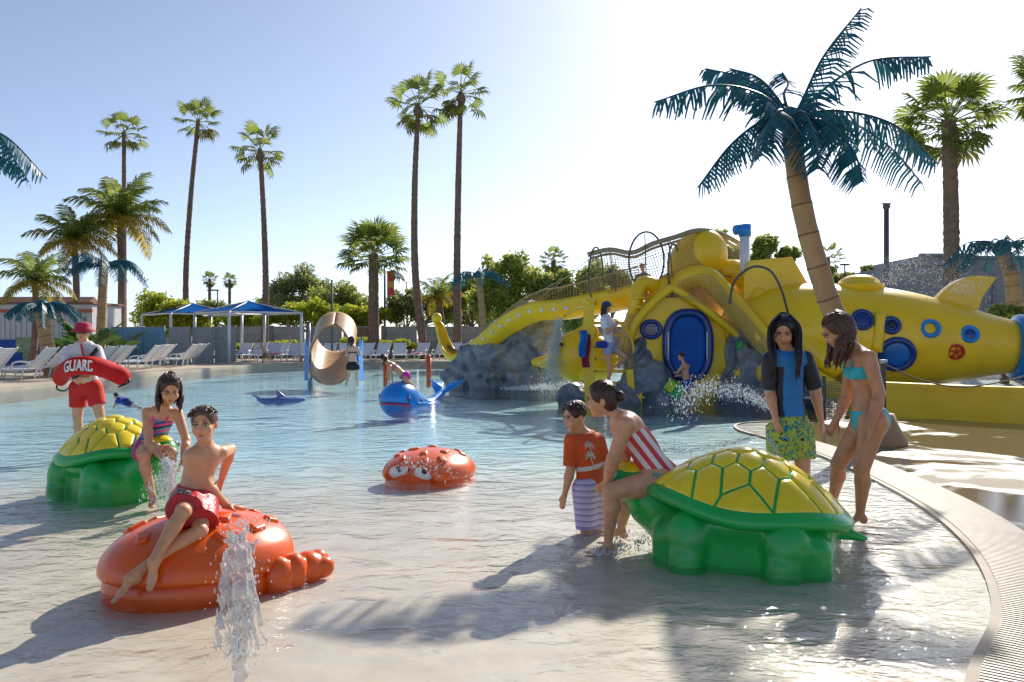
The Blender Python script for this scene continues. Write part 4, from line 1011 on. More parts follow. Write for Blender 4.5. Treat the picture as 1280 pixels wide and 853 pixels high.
QUEEN = [mesh('queen_frond', *feather(i), False, L_QUEEN) for i in range(2)]; QUEEN_Y = [mesh('queen_frond_yellow', *feather(5 + i, 2.8, 44, .75, 1.15), False, L_DRY) for i in range(2)]
def queen_palm(label, xb, top, Y, sc, n, seed, r=.16, yel=.45):
    rg = np.random.default_rng(seed); b = P(xb, 0, Y); b[2] = .1; tp = P(top[0], top[1], Y); t = thing('feather_palm', label, 'palm', b, group='feathery palms left of the pool')
    wpart('trunk', tube(spline([b, (b + tp) / 2 + [.1, 0, 0], tp], 16), np.linspace(r * 1.15, r * .85, 16), 12), M_TRUNK, t)
    for i in range(n):
        f = (i + .5) / n; el = 1.25 - 1.75 * f + rg.uniform(-.1, .1); az = i * 2.39996; me = (QUEEN_Y if f > 1 - yel else QUEEN)[i % 2]
        o = link('frond', me, t, tp - b, rot_dir(az, el)); s_ = sc * rg.uniform(.85, 1.1); o.scale = (s_, s_, s_)
queen_palm('tallest feathery palm with yellowing lower fronds', 150, (150, 272), 44, 1.05, 26, 1, .2)
queen_palm('feathery palm with yellow fronds left of the tallest one', 94, (93, 302), 42, .85, 24, 2, .17)
queen_palm('small feathery palm behind the teal palm beside the white shed', 40, (44, 352), 36, .68, 22, 3, .14, .3)
queen_palm('low feathery palm between the bamboo and the straight fan palm', 552, (548, 372), 54, .75, 16, 4, .25, .5)

# --- artificial palms
L_TEAL = mat('teal_plastic_leaf', (0.014, 0.12, 0.15), 0.4, 0.3, 3, trans=.2); M_FTRUNK = mat('tan_trunk', (0.42, 0.25, 0.11), 0.6, 0.18, 3, 0.2, 25, dirt=(.25, .14, .06)); M_RING = mat('trunk_ring', (0.22, 0.12, 0.05), 0.7, .2)
def fake_frond(pts, n=26, lf=.34, dens=1.0, seed=0, blade=.2):
    """moulded frond along world points: rib, hanging strip leaflets, solid blade at the tip"""
    rg = np.random.default_rng(seed); c = spline(pts, n); V0, F0 = tube(c, np.linspace(.026, .010, n), 5); V = list(V0); F = list(F0); T = np.gradient(c, axis=0); T /= np.linalg.norm(T, axis=1, keepdims=True)
    for i in range(3, n - 1):
        f = i / (n - 1)
        if dens < 1 and f < .72 and rg.random() > dens: continue
        s_ = np.cross(T[i], (0, 0, 1)); s_ = nrm(s_) if np.linalg.norm(s_) > .15 else np.array([1., 0, 0]); dn = nrm(np.cross(s_, T[i])); dn = dn if dn[2] < 0 else -dn
        l = lf * (math.sin(math.pi * min(.97, .2 + .72 * f)) ** .7)
        for sg in (-1, 1):
            for sub in (0, .5):
                if rg.random() < .14: continue
                p = c[i] + (c[i + 1] - c[i]) * sub; d = nrm(T[i] * .45 + s_ * sg * .95 + dn * rg.uniform(.5, 1.1)); w_ = T[i] * (.018 if dens == 1 else .02); m = p + d * l * .5; e = p + d * l * .85 + np.array([0, 0, -l * rg.uniform(.15, .35)])
                k = len(V); V.extend([p - w_, p + w_, m + w_, m - w_, e + w_ * .5, e - w_ * .5]); F += [(k, k + 1, k + 2, k + 3), (k + 3, k + 2, k + 4, k + 5)]
    return np.array(V), F
def fake_palm(label, trunk, r0, r1, fronds, ref, lf, nring=11, base=True):
    b = trunk[0]; t = thing('artificial_palm', label, 'artificial palm', (b[0], b[1], b[2]), group='artificial teal palms'); n = 60; c = spline(trunk, n); f = np.linspace(0, 1, n); rr = r0 + (r1 - r0) * f ** .6
    saw = (f * nring) % 1.0; wpart('trunk', tube(c, rr * (1 + .05 * saw), 18), M_FTRUNK, t)
    for i in range(1, nring):
        k = int(i / nring * (n - 1)); a, d = c[k], nrm(c[min(k + 1, n - 1)] - c[k - 1]); wpart('ring', tube([a - d * .012, a + d * .012], rr[k] * 1.075, 18), M_RING, t)
    if base: wpart('root_flare', xf(lathe([(r0 * 2.1, -.1), (r0 * 2.0, .08), (r0 * 1.4, .26), (r0 * 1.05, .42)], 20), None, b), M_FTRUNK, t)
    cr = c[-1]
    wpart('crown_cup', ball(cr + [0, 0, .02], (r1 * 1.25, r1 * 1.25, r1 * 1.5), 14, 8), L_TEAL, t)
    for i, (pl, dens) in enumerate(fronds): wpart('frond', fake_frond([cr] + pl, 26, lf, dens, i), L_TEAL, t)
    return t
Y = 10.9
bt = G(1100, 556); tr = [bt, P(1092, 520, Y), P(1063, 440, Y), P(1034, 370, Y), P(1010, 290, Y), P(996, 220, Y), P(989, 152, Y)]
Q = lambda *a: [P(x, y, Y + d) for x, y, d in a]
fr = [(Q((1002, 128, 0), (1030, 70, .1), (1077, 10, .2)), 1), (Q((1035, 108, .1), (1090, 76, .1), (1164, 71, 0)), .3), (Q((1040, 138, -.1), (1115, 155, -.2), (1172, 205, -.3)), 1), (Q((1045, 145, .3), (1110, 182, .6), (1153, 230, .8)), 1),
      (Q((1030, 152, -.4), (1066, 188, -.8), (1079, 228, -1.0)), 1), (Q((1003, 140, -.4), (1018, 170, -.8), (1023, 212, -1.0)), 1), (Q((960, 148, 0), (915, 180, -.1), (872, 235, -.2)), 1), (Q((975, 138, -.5), (957, 162, -.8), (951, 196, -1.0)), 1),
      (Q((965, 122, .2), (930, 98, .4), (882, 86, .6)), 1), (Q((950, 118, -.1), (890, 107, -.2), (818, 128, -.3)), .45), (Q((968, 118, .4), (945, 96, .8), (912, 86, 1.2)), 1), (Q((1000, 145, .5), (1040, 150, 1.0), (1075, 190, 1.3)), 1), (Q((980, 120, .3), (985, 105, .6), (978, 90, .9)), .4)]
fake_palm('large artificial palm with tan segmented trunk leaning over the path', tr, .17, .125, fr, Y, .50, 12)
def fan_fronds(cr, Y, L_, n, seed, droop=.5, dens=1):
    rg = np.random.default_rng(seed); out = []
    for i in range(n):
        a = 2 * math.pi * i / n + rg.uniform(-.2, .2); u = rg.uniform(.25, .75); h_ = np.array([math.cos(a), math.sin(a), 0]); l = L_ * rg.uniform(.8, 1.1)
        out.append(([cr + h_ * l * .3 + [0, 0, l * .28 * u], cr + h_ * l * .65 + [0, 0, l * (.32 * u - .08)], cr + h_ * l + [0, 0, l * (.1 * u - droop * rg.uniform(.5, 1))]], dens))
    return out
for lb, b, tp, Y, L_, n, r, ln in (('artificial teal palm beside the white shed and loungers', (66, 476), (52, 386), 27.5, 1.35, 11, .28, -.0), ('artificial teal palm in front of the tallest feathery palm', (125, 440), (130, 332), 37, 2.0, 12, .24, 0), ('artificial palm with bare drooping ribs before the bamboo', (607, 430), (598, 345), 45, 2.0, 8, .24, 0), ('artificial palm with worn bare ribs behind the submarine tail', (1275, 385), (1253, 312), 24, 1.9, 9, .26, 0)):
    q = P(b[0], b[1], Y); q[2] = .1; c_ = P(tp[0], tp[1], Y); fake_palm(lb, [q, P(b[0] * .6 + tp[0] * .4, b[1] * .6 + tp[1] * .4, Y), c_], r, r * .75, fan_fronds(c_, Y, L_, n, n + b[0], .55, .5 if 'bare' in lb else 1), Y, L_ * .24, 10, False)
q = P(-150, 560, 12.0); q[2] = .1; c_ = P(-95, 168, 12.0); f_ = fan_fronds(c_, 12, 1.7, 8, 3, .6); f_.append(([P(-60, 175, 12), P(-15, 188, 12), P(30, 214, 12)], 1)); fake_palm('artificial palm outside the left edge with one drooping frond tip showing', [q, P(-125, 350, 12), c_], .17, .12, f_, 12, .4, 12)

# --- broadleaf crowns from many small leaves
def leaf_cloud(clumps, n, size, seed, up=.3):
    rg = np.random.default_rng(seed); vol = np.array([c[1][0] * c[1][1] * c[1][2] for c in clumps]) ** .7; pick = rg.choice(len(clumps), n, p=vol / vol.sum()); C = np.array([c[0] for c in clumps])[pick]; Rr = np.array([c[1] for c in clumps])[pick]
    d = rg.standard_normal((n, 3)); d /= np.linalg.norm(d, axis=1, keepdims=True); rad = rg.random(n) ** .28; lump = 1 + .16 * np.sin(d[:, :1] * 9 + pick[:, None]) + .12 * np.sin(d[:, 2:] * 11 + 2 * pick[:, None]); p = C + d * Rr * rad[:, None] * lump
    a = rg.standard_normal((n, 3)); a[:, 2] -= up; a /= np.linalg.norm(a, axis=1, keepdims=True); b = rg.standard_normal((n, 3)); b -= a * (a * b).sum(1, keepdims=True); b /= np.linalg.norm(b, axis=1, keepdims=True); s = size * rg.uniform(.6, 1.3, (n, 1))
    V = np.stack([p - a * s, p + b * s * .42, p + a * s, p - b * s * .42], 1).reshape(-1, 3); F = np.arange(4 * n).reshape(n, 4); return V, F
def tree(name, label, x, yb, Y, blobs, n, size, m, seed, group=None, trunk=True, cat='tree', zb=.13):
    rg = np.random.default_rng(seed); b = P(x, yb, Y); b[2] = zb; t = thing(name, label, cat, b, group=group); cl = []
    for bx, by, rx, ry in blobs:
        c = P(bx, by, Y); R0 = np.array([rx, max(rx, ry) * .9, ry]) * Y / 1000
        for i in range(7):
            d = rg.standard_normal(3); d /= np.linalg.norm(d); cl.append((c + d * R0 * rg.uniform(.3, .8), R0 * rg.uniform(.35, .62)))
        cl.append((c, R0 * .55))
    wpart('crown', leaf_cloud(cl, int(n * 1.9), size * .8, seed), m, t, smooth=False)
    if trunk:
        parts = []; c0 = np.mean([c for c, _ in cl], 0); r = .12 + .004 * abs(c0[2]); hub = b * .5 + c0 * .5; hub[0] = b[0]; parts.append(tube(spline([b, b * .5 + hub * .5 + [.05, 0, 0], hub], 8), np.linspace(r, r * .7, 8), 8))
        for c, _ in cl[::3]: parts.append(tube(spline([hub, hub * .5 + c * .5 + [0, 0, .1], c], 6), np.linspace(r * .5, .02, 6), 5))
        wpart('trunk', join(*parts), M_TRUNK, t)
tree('tree', 'lime and orange tinged tree behind the farther blue canopy', 205, 440, 50, [(186, 395, 22, 24), (215, 398, 30, 26), (200, 380, 18, 14), (240, 396, 22, 22)], 5000, .17, L_LIME, 1)
tree('tree', 'round grey green tree with airy crown beyond the canopies', 362, 430, 76, [(345, 362, 26, 20), (375, 350, 28, 18), (360, 380, 36, 18), (398, 362, 20, 18)], 5200, .22, L_GREY, 2)
tree('tree', 'dense olive tree behind the tube slide', 425, 430, 66, [(405, 376, 28, 22), (435, 373, 26, 24), (420, 395, 40, 20), (452, 386, 18, 22)], 5200, .2, L_TREE, 3)
tree('tree', 'bright lime tree behind the grey wall left of the slide', 395, 430, 58, [(372, 392, 28, 18), (402, 395, 26, 20), (340, 397, 26, 16)], 4200, .17, L_LIME, 4)
tree('tree', 'pair of lime round trees behind wall under the canopy edge', 285, 430, 60, [(262, 398, 22, 18), (298, 394, 26, 18), (324, 398, 20, 18)], 3600, .17, L_LIME, 5)
tree('tree', 'dark olive trees behind the wall near the street lamp', 508, 430, 64, [(492, 386, 24, 22), (520, 383, 22, 22), (548, 385, 24, 22), (575, 388, 18, 20)], 4600, .2, L_DARK, 6)
tree('bamboo_clump', 'tall yellowish bamboo clump behind the bare ribbed palm', 640, 430, 47, [(615, 345, 16, 26), (640, 335, 22, 24), (632, 372, 30, 30), (665, 352, 24, 26), (650, 392, 40, 26), (600, 385, 18, 26)], 7500, .19, L_BAMB, 7)
tree('tree', 'dense green tree behind the long tentacle slide', 690, 430, 46, [(680, 365, 20, 22), (705, 358, 22, 24), (732, 350, 20, 24), (700, 392, 34, 26), (745, 372, 20, 26)], 6200, .19, L_TREE, 8)
tree('tree', 'olive tree filling the gap between bamboo and twin palms', 590, 430, 60, [(575, 372, 20, 26), (592, 360, 16, 22), (560, 388, 22, 22), (605, 392, 20, 20)], 4200, .2, L_TREE, 31)
tree('tree', 'feathery grey green tree behind the net tunnel ropes', 765, 430, 60, [(752, 345, 20, 20), (775, 352, 22, 22), (735, 362, 20, 22)], 3600, .2, L_GREY, 32)
tree('tree', 'leafy tree standing behind the octopus head', 895, 440, 38, [(895, 305, 24, 18), (915, 325, 26, 16), (880, 330, 20, 16)], 3000, .16, L_TREE, 9)
tree('tree', 'leafy tree right of the periscope behind the conning tower', 965, 440, 38, [(960, 308, 22, 16), (985, 318, 14, 12), (955, 330, 28, 16)], 2800, .16, L_TREE, 10)
tree('tree', 'low dark far tree behind the submarine deck hatch', 1075, 440, 80, [(1060, 345, 14, 8), (1085, 341, 14, 9), (1040, 350, 14, 8)], 1800, .22, L_DARK, 11)
tree('tree', 'far row of dusty olive trees behind the canopies', 300, 430, 95, [(235, 398, 26, 16), (270, 392, 24, 16), (305, 396, 26, 16), (335, 394, 22, 18)], 5200, .28, L_DARK, 33)
tree('tree', 'lime tree behind wall between slide and stout palm', 455, 430, 62, [(440, 398, 24, 16), (470, 396, 22, 18)], 3000, .18, L_LIME, 34)
tree('shrub', 'dark green shrub behind the submarine tail', 1255, 440, 22, [(1250, 392, 24, 18), (1275, 405, 24, 20), (1240, 410, 20, 14)], 2600, .085, L_TREE, 12, cat='shrub')
tree('shrub', 'bright lime shrub behind the submarine tail fin', 1240, 440, 21, [(1248, 408, 14, 9), (1262, 402, 9, 8)], 900, .08, L_LIME, 13, cat='shrub', trunk=False)
for i, (x, y, rx, lb) in enumerate(((455, 428, 30, 'clipped lime hedge shrub in front of wall by the tube slide'), (495, 430, 24, 'clipped lime hedge shrub in front of wall behind the whale girl'), (350, 432, 26, 'clipped lime hedge shrub behind the loungers under the canopy'), (300, 433, 26, 'clipped lime hedge shrub behind the canopy post'))):
    tree('hedge_shrub', lb, x, 440, 52.5, [(x, y, rx, 7), (x + 12, y + 2, rx * .6, 6)], 2000, .13, L_LIME, 20 + i, 'lime hedge shrubs along the wall', False, 'shrub')
# big paddle-leaved plants behind the guard
def paddle(seed, L_=1.2, w_=.16):
    rg = np.random.default_rng(seed); n = 8; t = np.linspace(0, 1, n); c = np.stack([L_ * t * .55, 0 * t, L_ * (t - .30 * t ** 3)], 1); V = []; F = []
    for i in range(n):
        ww = .012 if t[i] < .3 else w_ * math.sin(math.pi * (t[i] - .25) / .76) ** .7 + .004
        V += [c[i] + [0, -ww, .02], c[i] + [0, 0, -.015], c[i] + [0, ww, .02]]
    for i in range(n - 1): F += [(i * 3, i * 3 + 1, i * 3 + 4, i * 3 + 3), (i * 3 + 1, i * 3 + 2, i * 3 + 5, i * 3 + 4)]
    return np.array(V), F
PAD = [mesh('paddle_leaf', *paddle(i), True, leafmat('paddle_leaf', (.075, .145, .03), .3, 0)) for i in range(1)]
for lb, x, Y, sc, n in (('broad leaved banana like plant left of the guard', 88, 33, 1.45, 24), ('broad leaved banana like plant right of the guard', 112, 34, 1.75, 26), ('low broad leaved plant against the blue lower shed wall', 78, 35, 1.1, 18), ('broad leaved plant beside the blue wall', 138, 40, 1.7, 20)):
    b = P(x, 440, Y); b[2] = .1; t = thing('leafy_plant', lb, 'plant', b, group='broad leaved plants left of the pool'); rg = np.random.default_rng(x)
    for i in range(n):
        o = link('leaf', PAD[0], t, (rg.uniform(-.4, .4), rg.uniform(-.3, .3), rg.uniform(0, .7)), (rg.uniform(-.2, .2), rg.uniform(-.15, .55), rg.uniform(0, 6.28))); s_ = sc * rg.uniform(.7, 1.1); o.scale = (s_, s_, s_)
    wpart('stem', tube([b, b + [0, 0, sc * .8]], [.09, .05], 8), M_TRUNK, t)
# ================================================================== WALLS, BUILDINGS, CANOPIES, LOUNGERS, POLES
M_WALL = mat('grey_block', (.46, .44, .44), .85, .15, 2, .3, 20); M_WALLP = mat('dark_pier', (.27, .26, .265), .85, .15, 2, .3, 20)
M_BLUEW = mat('blue_wall_paint', (.14, .30, .46), .7, .12, 2); M_CORR = mat('corrugated_white', (.62, .62, .60), .5, .08, 3); M_TRIM = mat('orange_trim', (.45, .13, .05), .6); M_RBLUE = mat('royal_blue_paint', (.01, .07, .35), .6, .15, 2)
M_WPOST = mat('white_post', (.70, .70, .68), .4, .05); M_CANOPY = mat('blue_shade_cloth', (.006, .20, .62), .95, .12, 2.5, .2, 60, trans=.55, spec=.08); M_VINYL = mat('white_vinyl', (.72, .73, .76), .45, .06, 5); M_POLE = mat('dark_pole', (.09, .085, .085), .6); M_ROOF = mat('brown_roof', (.25, .12, .08), .8, .2)
wall = thing('boundary_wall', 'long grey block boundary wall with dark piers behind the loungers', 'wall', (-6, 55.5, .13))
x = -24.5; i = 0
while x < 14:
    wpart('panel', box((x + 1.15, 55.5, 1.13), (2.28, .14, 2.0)), M_WALL, wall, smooth=False)
    wpart('capping', box((x + 1.15, 55.5, 2.17), (2.28, .24, .08)), M_WALL, wall, smooth=False)
    for k in range(1, 4): wpart('rail', box((x + 1.15, 55.42, .13 + .5 * k), (2.24, .02, .03)), M_WALLP, wall, smooth=False)
    wpart('pier', box((x, 55.45, 1.2), (.30, .34, 2.14)), M_WALLP, wall, smooth=False); x += 2.6
wall = thing('blue_wall', 'plain blue painted wall left of the canopies', 'wall', (-19.5, 42, .1))
for k in range(3): wpart('panel', box((-20.95 + k * 1.1, 42, 1.05), (1.08, .15, 1.9)), M_BLUEW, wall, smooth=False)
for k in range(3): wpart('panel', box((-17.6 + k * 1.1, 42.4 + k * .3, 1.05), (1.08, .15, 1.9)), mat('slate_wall_paint', (.30, .33, .34), .7), wall, smooth=False)
sh = thing('pool_shed', 'white corrugated shed with orange trim and blue lower wall', 'shed', (-24, 40, .1))
wpart('wall', box((-25, 41.5, 1.6), (8.0, 3.0, 3.0)), M_CORR, sh, smooth=False)
for k in range(30): wpart('rib', box((-28.9 + k * .27, 39.97, 2.0), (.07, .06, 1.3)), M_CORR, sh, smooth=False)
wpart('roof_trim', box((-25, 39.95, 2.78), (8.1, .12, .16)), M_TRIM, sh, smooth=False); wpart('lower_panel', box((-25, 39.93, .72), (8.06, .1, 1.25)), M_RBLUE, sh, smooth=False)
wpart('roof', extrude([(-29.2, 39.9, 3.12), (-20.9, 39.9, 3.12), (-20.9, 43.1, 3.12), (-29.2, 43.1, 3.12)], (0, 0, .1)), M_ROOF, sh, smooth=False)
put(wpart('notice_board', join(box((-24.2, 39.8, 1.08), (.95, .05, .75)), box((-24.2, 39.84, .5), (.3, .05, .8))), floral('notice_print', [(.2, .3, .25), (.25, .32, .12), (.4, .42, .3), (.3, .25, .12)], 4), smooth=False), 'pale green notice board on the shed lower wall', 'notice board')
rb = thing('far_house', 'brown roofed far house behind the white shed', 'house', (-42, 66, .1)); wpart('wall', box((-41, 68, 1.8), (10, 4, 3.4)), M_CORR, rb, smooth=False); wpart('roof', extrude([(-46.5, 65.5, 3.5), (-46.5, 70.5, 3.5), (-46.5, 68, 4.9)], (11, 0, 0)), M_ROOF, rb, smooth=False)
gb = thing('grey_building', 'low stepped grey building behind the submarine', 'building', (24, 46, .1)); M_GB = mat('grey_stucco', (.34, .33, .34), .9, .15, 1.5, .3, 12)
for nm, x0, x1, zt, yy in (('wall', 1120, 1180, 332, 46), ('wall', 1150, 1215, 320, 47), ('wall', 1210, 1420, 323, 48)):
    a = P(x0, zt, yy); b = P(x1, zt, yy); wpart(nm, box(((a[0] + b[0]) / 2, yy + 3, a[2] / 2), (b[0] - a[0], 6, a[2])), M_GB, gb, smooth=False); wpart('parapet', box(((a[0] + b[0]) / 2, yy - .05, a[2] + .06), (b[0] - a[0] + .1, .3, .14)), M_GB, gb, smooth=False)
for k in range(7): wpart('pilaster', box((27.5 + k * 1.4, 47.95, 2.7), (.25, .1, 5.2)), M_WALLP, gb, smooth=False)
# canopies
def canopy(label, ax, ay, Y, hd, ze):
    a = P(ax, ay, Y); t = thing('shade_canopy', label, 'canopy', (a[0], Y, .1), group='blue shade canopies')
    cs = [np.array([a[0] + hd * math.cos(q), Y + hd * math.sin(q), ze]) for q in (0, math.pi / 2, math.pi, -math.pi / 2)]; n = 10; V = []; F = []
    for k in range(4):
        c0, c1 = cs[k], cs[(k + 1) % 4]; s0 = len(V)
        for i in range(n + 1):
            for j in range(n + 1):
                u, v = i / n, j / n; e = c0 * (1 - v) + c1 * v; e = e + np.array([0, 0, .06 * 4 * v * (1 - v)]); inw = (np.array([a[0], Y, ze]) - (c0 + c1) / 2) * .10 * 4 * v * (1 - v); p = a * (1 - u) + (e + inw) * u; p[2] -= .22 * 4 * u * (1 - u) * .5; V.append(p)
        for i in range(n):
            for j in range(n): F.append((s0 + i * 11 + j, s0 + i * 11 + j + 1, s0 + (i + 1) * 11 + j + 1, s0 + (i + 1) * 11 + j))
    o = wpart('shade_cloth', (np.array(V), F), M_CANOPY, t); o.modifiers.new('t', 'SOLIDIFY').thickness = .015
    for c in cs: wpart('post', tube([[c[0], c[1], .08], c], .085, 10), M_WPOST, t)
    for k in range(4): wpart('edge_beam', tube([cs[k] - [0, 0, .03], cs[(k + 1) % 4] - [0, 0, .03]], .045, 8), M_WPOST, t)
    for c in cs: wpart('hip_rafter', tube([c, a - [0, 0, .05]], .04, 8), M_WPOST, t)
canopy('blue pyramid shade canopy beside the tall fan palm trunk', 310, 376, 45.0, 3.0, 2.84); canopy('blue pyramid shade canopy partly behind the other one', 240, 379, 49.0, 3.05, 2.86)
# loungers
def lounger():
    t = thing('sun_lounger', '', 'sun lounger'); W = .64
    for sg in (-1, 1): link('side_rail', mesh('side_rail', *tube(spline([(-.95, sg * W / 2, .30), (0, sg * W / 2, .32), (.35, sg * W / 2, .32)], 5), .028, 6), True, M_VINYL), t)
    parts = []
    for k in range(15): parts.append(box((-.90 + k * .086, 0, .335), (.068, W, .012)))
    link('seat', mesh('seat', *join(*parts), False, M_VINYL), t)
    parts = []; a = R(48); d = np.array([math.cos(a), 0, math.sin(a)])
    for k in range(10): c = np.array([.36, 0, .34]) + d * (.04 + k * .082); parts.append(beam(c - [0, W / 2, 0], c + [0, W / 2, 0], .068, .012, np.cross(d, (0, 1, 0))))
    for sg in (-1, 1): parts.append(beam(np.array([.36, sg * W / 2, .33]), np.array([.36, sg * W / 2, .33]) + d * .86, .04, .04))
    link('backrest', mesh('backrest', *join(*parts), False, M_VINYL), t)
    for x in (-.75, .25):
        for sg in (-1, 1): link('leg', mesh('leg', *tube([(x, sg * W / 2, .31), (x - .06, sg * (W / 2 + .02), 0)], .024, 6), True, M_VINYL), t)
    for sg in (-1, 1): link('arm_rest', mesh('arm_rest', *tube(spline([(-.1, sg * (W / 2 + .03), .33), (0, sg * (W / 2 + .05), .52), (.35, sg * (W / 2 + .05), .54), (.48, sg * (W / 2 + .02), .42)], 8), .024, 6), True, M_VINYL), t)
    return t
lg = lounger(); first = True
spots = [(-15.6 - .25 * ((i * 7) % 3), 21.6 + i * 1.28, R(180 + 8 * math.sin(i * 2.1)) + math.pi, 'left') for i in range(15)] + [(-14.6 + i * 1.02, 45.6 + .25 * math.sin(i * 3.3), R(90 + 9 * math.sin(i * 1.7)), 'mid') for i in range(9)] + [(-17.2 + i * 1.15, 47.3 + .2 * math.sin(i * 2.3), R(86 + 9 * math.sin(i * 2.9)), 'mid2') for i in range(5)] + [(-7.9 + i * 1.15, 48.2 + .3 * math.sin(i * 2.3), R(84 + 14 * math.sin(i * 1.9)), 'right') for i in range(6)]
LB = {'left': ('white strap sun lounger in the row along the left pool deck', 'loungers along the left deck'), 'mid': ('white strap sun lounger in the front row before the canopies', 'loungers in front of the canopies'), 'mid2': ('white strap sun lounger in the second row under a blue canopy', 'loungers under the canopies'), 'right': ('white strap sun lounger in the row before the tall twin palms', 'loungers before the twin palms')}
for x, y, a, k in spots:
    o = lg if first else copy_tree(lg); first = False; o.location = (x, y, .10); o.rotation_euler = (0, 0, a); s_ = 1.08; o.scale = (s_, s_, s_); o['label'], o['group'] = LB[k]
# poles and lamps
def pole(name, label, cat, x, yt, Y, r, extra=None, group=None):
    b = P(x, 440, Y); b[2] = .1; tp = P(x, yt, Y); t = thing(name, label, cat, b, group=group); wpart('shaft', tube([b, tp], [r * 1.2, r], 10), M_POLE if r > .02 and 'lamp' not in name else M_STEEL, t)
    if extra: extra(t, tp)
    return t
def arm_head(t, tp): wpart('arm', tube(spline([tp, tp + [-.5, 0, .35], tp + [-1.1, 0, .38]], 8), .05, 6), M_STEEL, t); wpart('lamp_head', box(tp + np.array([-1.35, 0, .36]), (.7, .25, .12)), M_STEEL, t, smooth=False)
pole('street_lamp', 'curved arm street lamp behind the grey wall', 'street lamp', 509, 353, 72, .09, arm_head)
def ban(t, tp):
    wpart('banner', box(tp + np.array([.45, 0, -1.0]), (.55, .03, 1.9)), M_RED, t, smooth=False); wpart('banner_panel', box(tp + np.array([.45, -.03, -1.1]), (.40, .02, .5)), mat('banner_gold', (.6, .35, .05), .6), t, smooth=False)
pole('banner_pole', 'banner pole carrying a red and gold vertical banner', 'banner pole', 481, 338, 62, .08, ban)
pole('tall_pole', 'tall dark pole with small knob behind the submarine', 'pole', 1108, 262, 28, .085, lambda t, tp: (wpart('finial', ball(tp + [0, 0, .1], .13, 10, 6), M_POLE, t), wpart('cross_piece', box(tp + [0, 0, .2], (.3, .06, .05)), M_POLE, t, smooth=False)))
pole('area_light', 'small distant area light on pole beside the hazy palm', 'street lamp', 1056, 331, 75, .07, lambda t, tp: wpart('lamp_head', box(tp, (.8, .4, .15)), M_POLE, t, smooth=False))
pole('area_light', 'small distant area light on pole above the blue canopies', 'street lamp', 272, 363, 90, .08, lambda t, tp: wpart('lamp_head', box(tp + np.array([-.5, 0, 0]), (1.2, .4, .15)), M_POLE, t, smooth=False))
pole('flag_pole', 'thin white pole standing behind the tube slide', 'pole', 415, 350, 40, .05)
ww = thing('service_box', 'small brown sign box on the wall by the stout palm', 'sign', P(452, 420, 52)); wpart('board', box(P(452, 415, 52), (.9, .08, .6)), mat('brown_board', (.18, .12, .08), .8), ww, smooth=False); wpart('post', tube([P(452, 418, 52.1), [P(452, 418, 52)[0], 52.1, .1]], .05, 6), M_POLE, ww)

for i, (k, c, nm) in enumerate(((16, (.62, .03, .06), 'red'), (19, (.7, .3, .38), 'pink'), (25, (.03, .10, .45), 'dark blue'), (31, (.6, .25, .3), 'pale pink'), (11, (.05, .25, .5), 'sky blue'))):
    x, y, a, _ = spots[k]; V = []; F = []
    for u in range(8):
        for v in range(5): V.append((-.55 + u * .14, -.26 + v * .13 + .02 * math.sin(u), .385 + .02 * math.sin(u * 1.7 + v * 2.1)))
    for u in range(7):
        for v in range(4): F.append((u * 5 + v, u * 5 + 5 + v, u * 5 + 6 + v, u * 5 + 1 + v))
    V, F = xf((np.array(V), F), None, (x, y, .13), 1.05, a); o = wpart('towel', (V, F), cloth('beach_towel', c)); o.modifiers.new('t', 'SOLIDIFY').thickness = .02
    put(o, '%s towel spread on a white sun lounger' % nm, 'towel')
# ================================================================== PEOPLE
def skin(name, col): return mat(name, col, 0.36, 0.15, 14, 0.10, 90, sss=0.12)
SK_TAN = skin('tan_skin', (0.68, 0.34, 0.18)); SK_FAIR = skin('fair_skin', (0.70, 0.42, 0.27)); SK_BROWN = skin('brown_skin', (0.58, 0.27, 0.13)); SK_PALE = skin('pale_skin', (0.75, 0.48, 0.33))
def hairmat(name, col):
    m, nt, b = newmat(name); L = nt.links; co = coords(nt, 'Object', (60, 60, 6))
    n = node(nt, 'ShaderNodeTexNoise', i_Scale=2.0, i_Detail=4.0); L.new(co, n.inputs['Vector'])
    L.new(ramp(nt, n.outputs['Fac'], [(0.3, [c * .5 for c in col]), (0.75, [c * 1.8 for c in col])]), b.inputs['Base Color']); b.inputs['Roughness'].default_value = 0.38
    bp = node(nt, 'ShaderNodeBump', i_Strength=0.6, i_Distance=0.01); L.new(n.outputs['Fac'], bp.inputs['Height']); L.new(bp.outputs[0], b.inputs['Normal'])
    return m
H_BLACK = hairmat('black_hair', (0.014, 0.010, 0.008)); H_BROWN = hairmat('brown_hair', (0.045, 0.020, 0.010)); H_RED = hairmat('reddish_brown_hair', (0.085, 0.03, 0.016)); H_LIGHT = hairmat('light_brown_hair', (0.10, 0.055, 0.03))
M_LIP = mat('lips', (0.42, 0.13, 0.10), 0.4, 0.05); M_EYEW = mat('eye_white', (0.75, 0.73, 0.70), 0.2, 0.03); M_IRIS = mat('iris', (0.03, 0.017, 0.01), 0.15, 0.1); M_BROW = mat('brow_hair', (0.04, 0.025, 0.018), 0.8, 0.2)
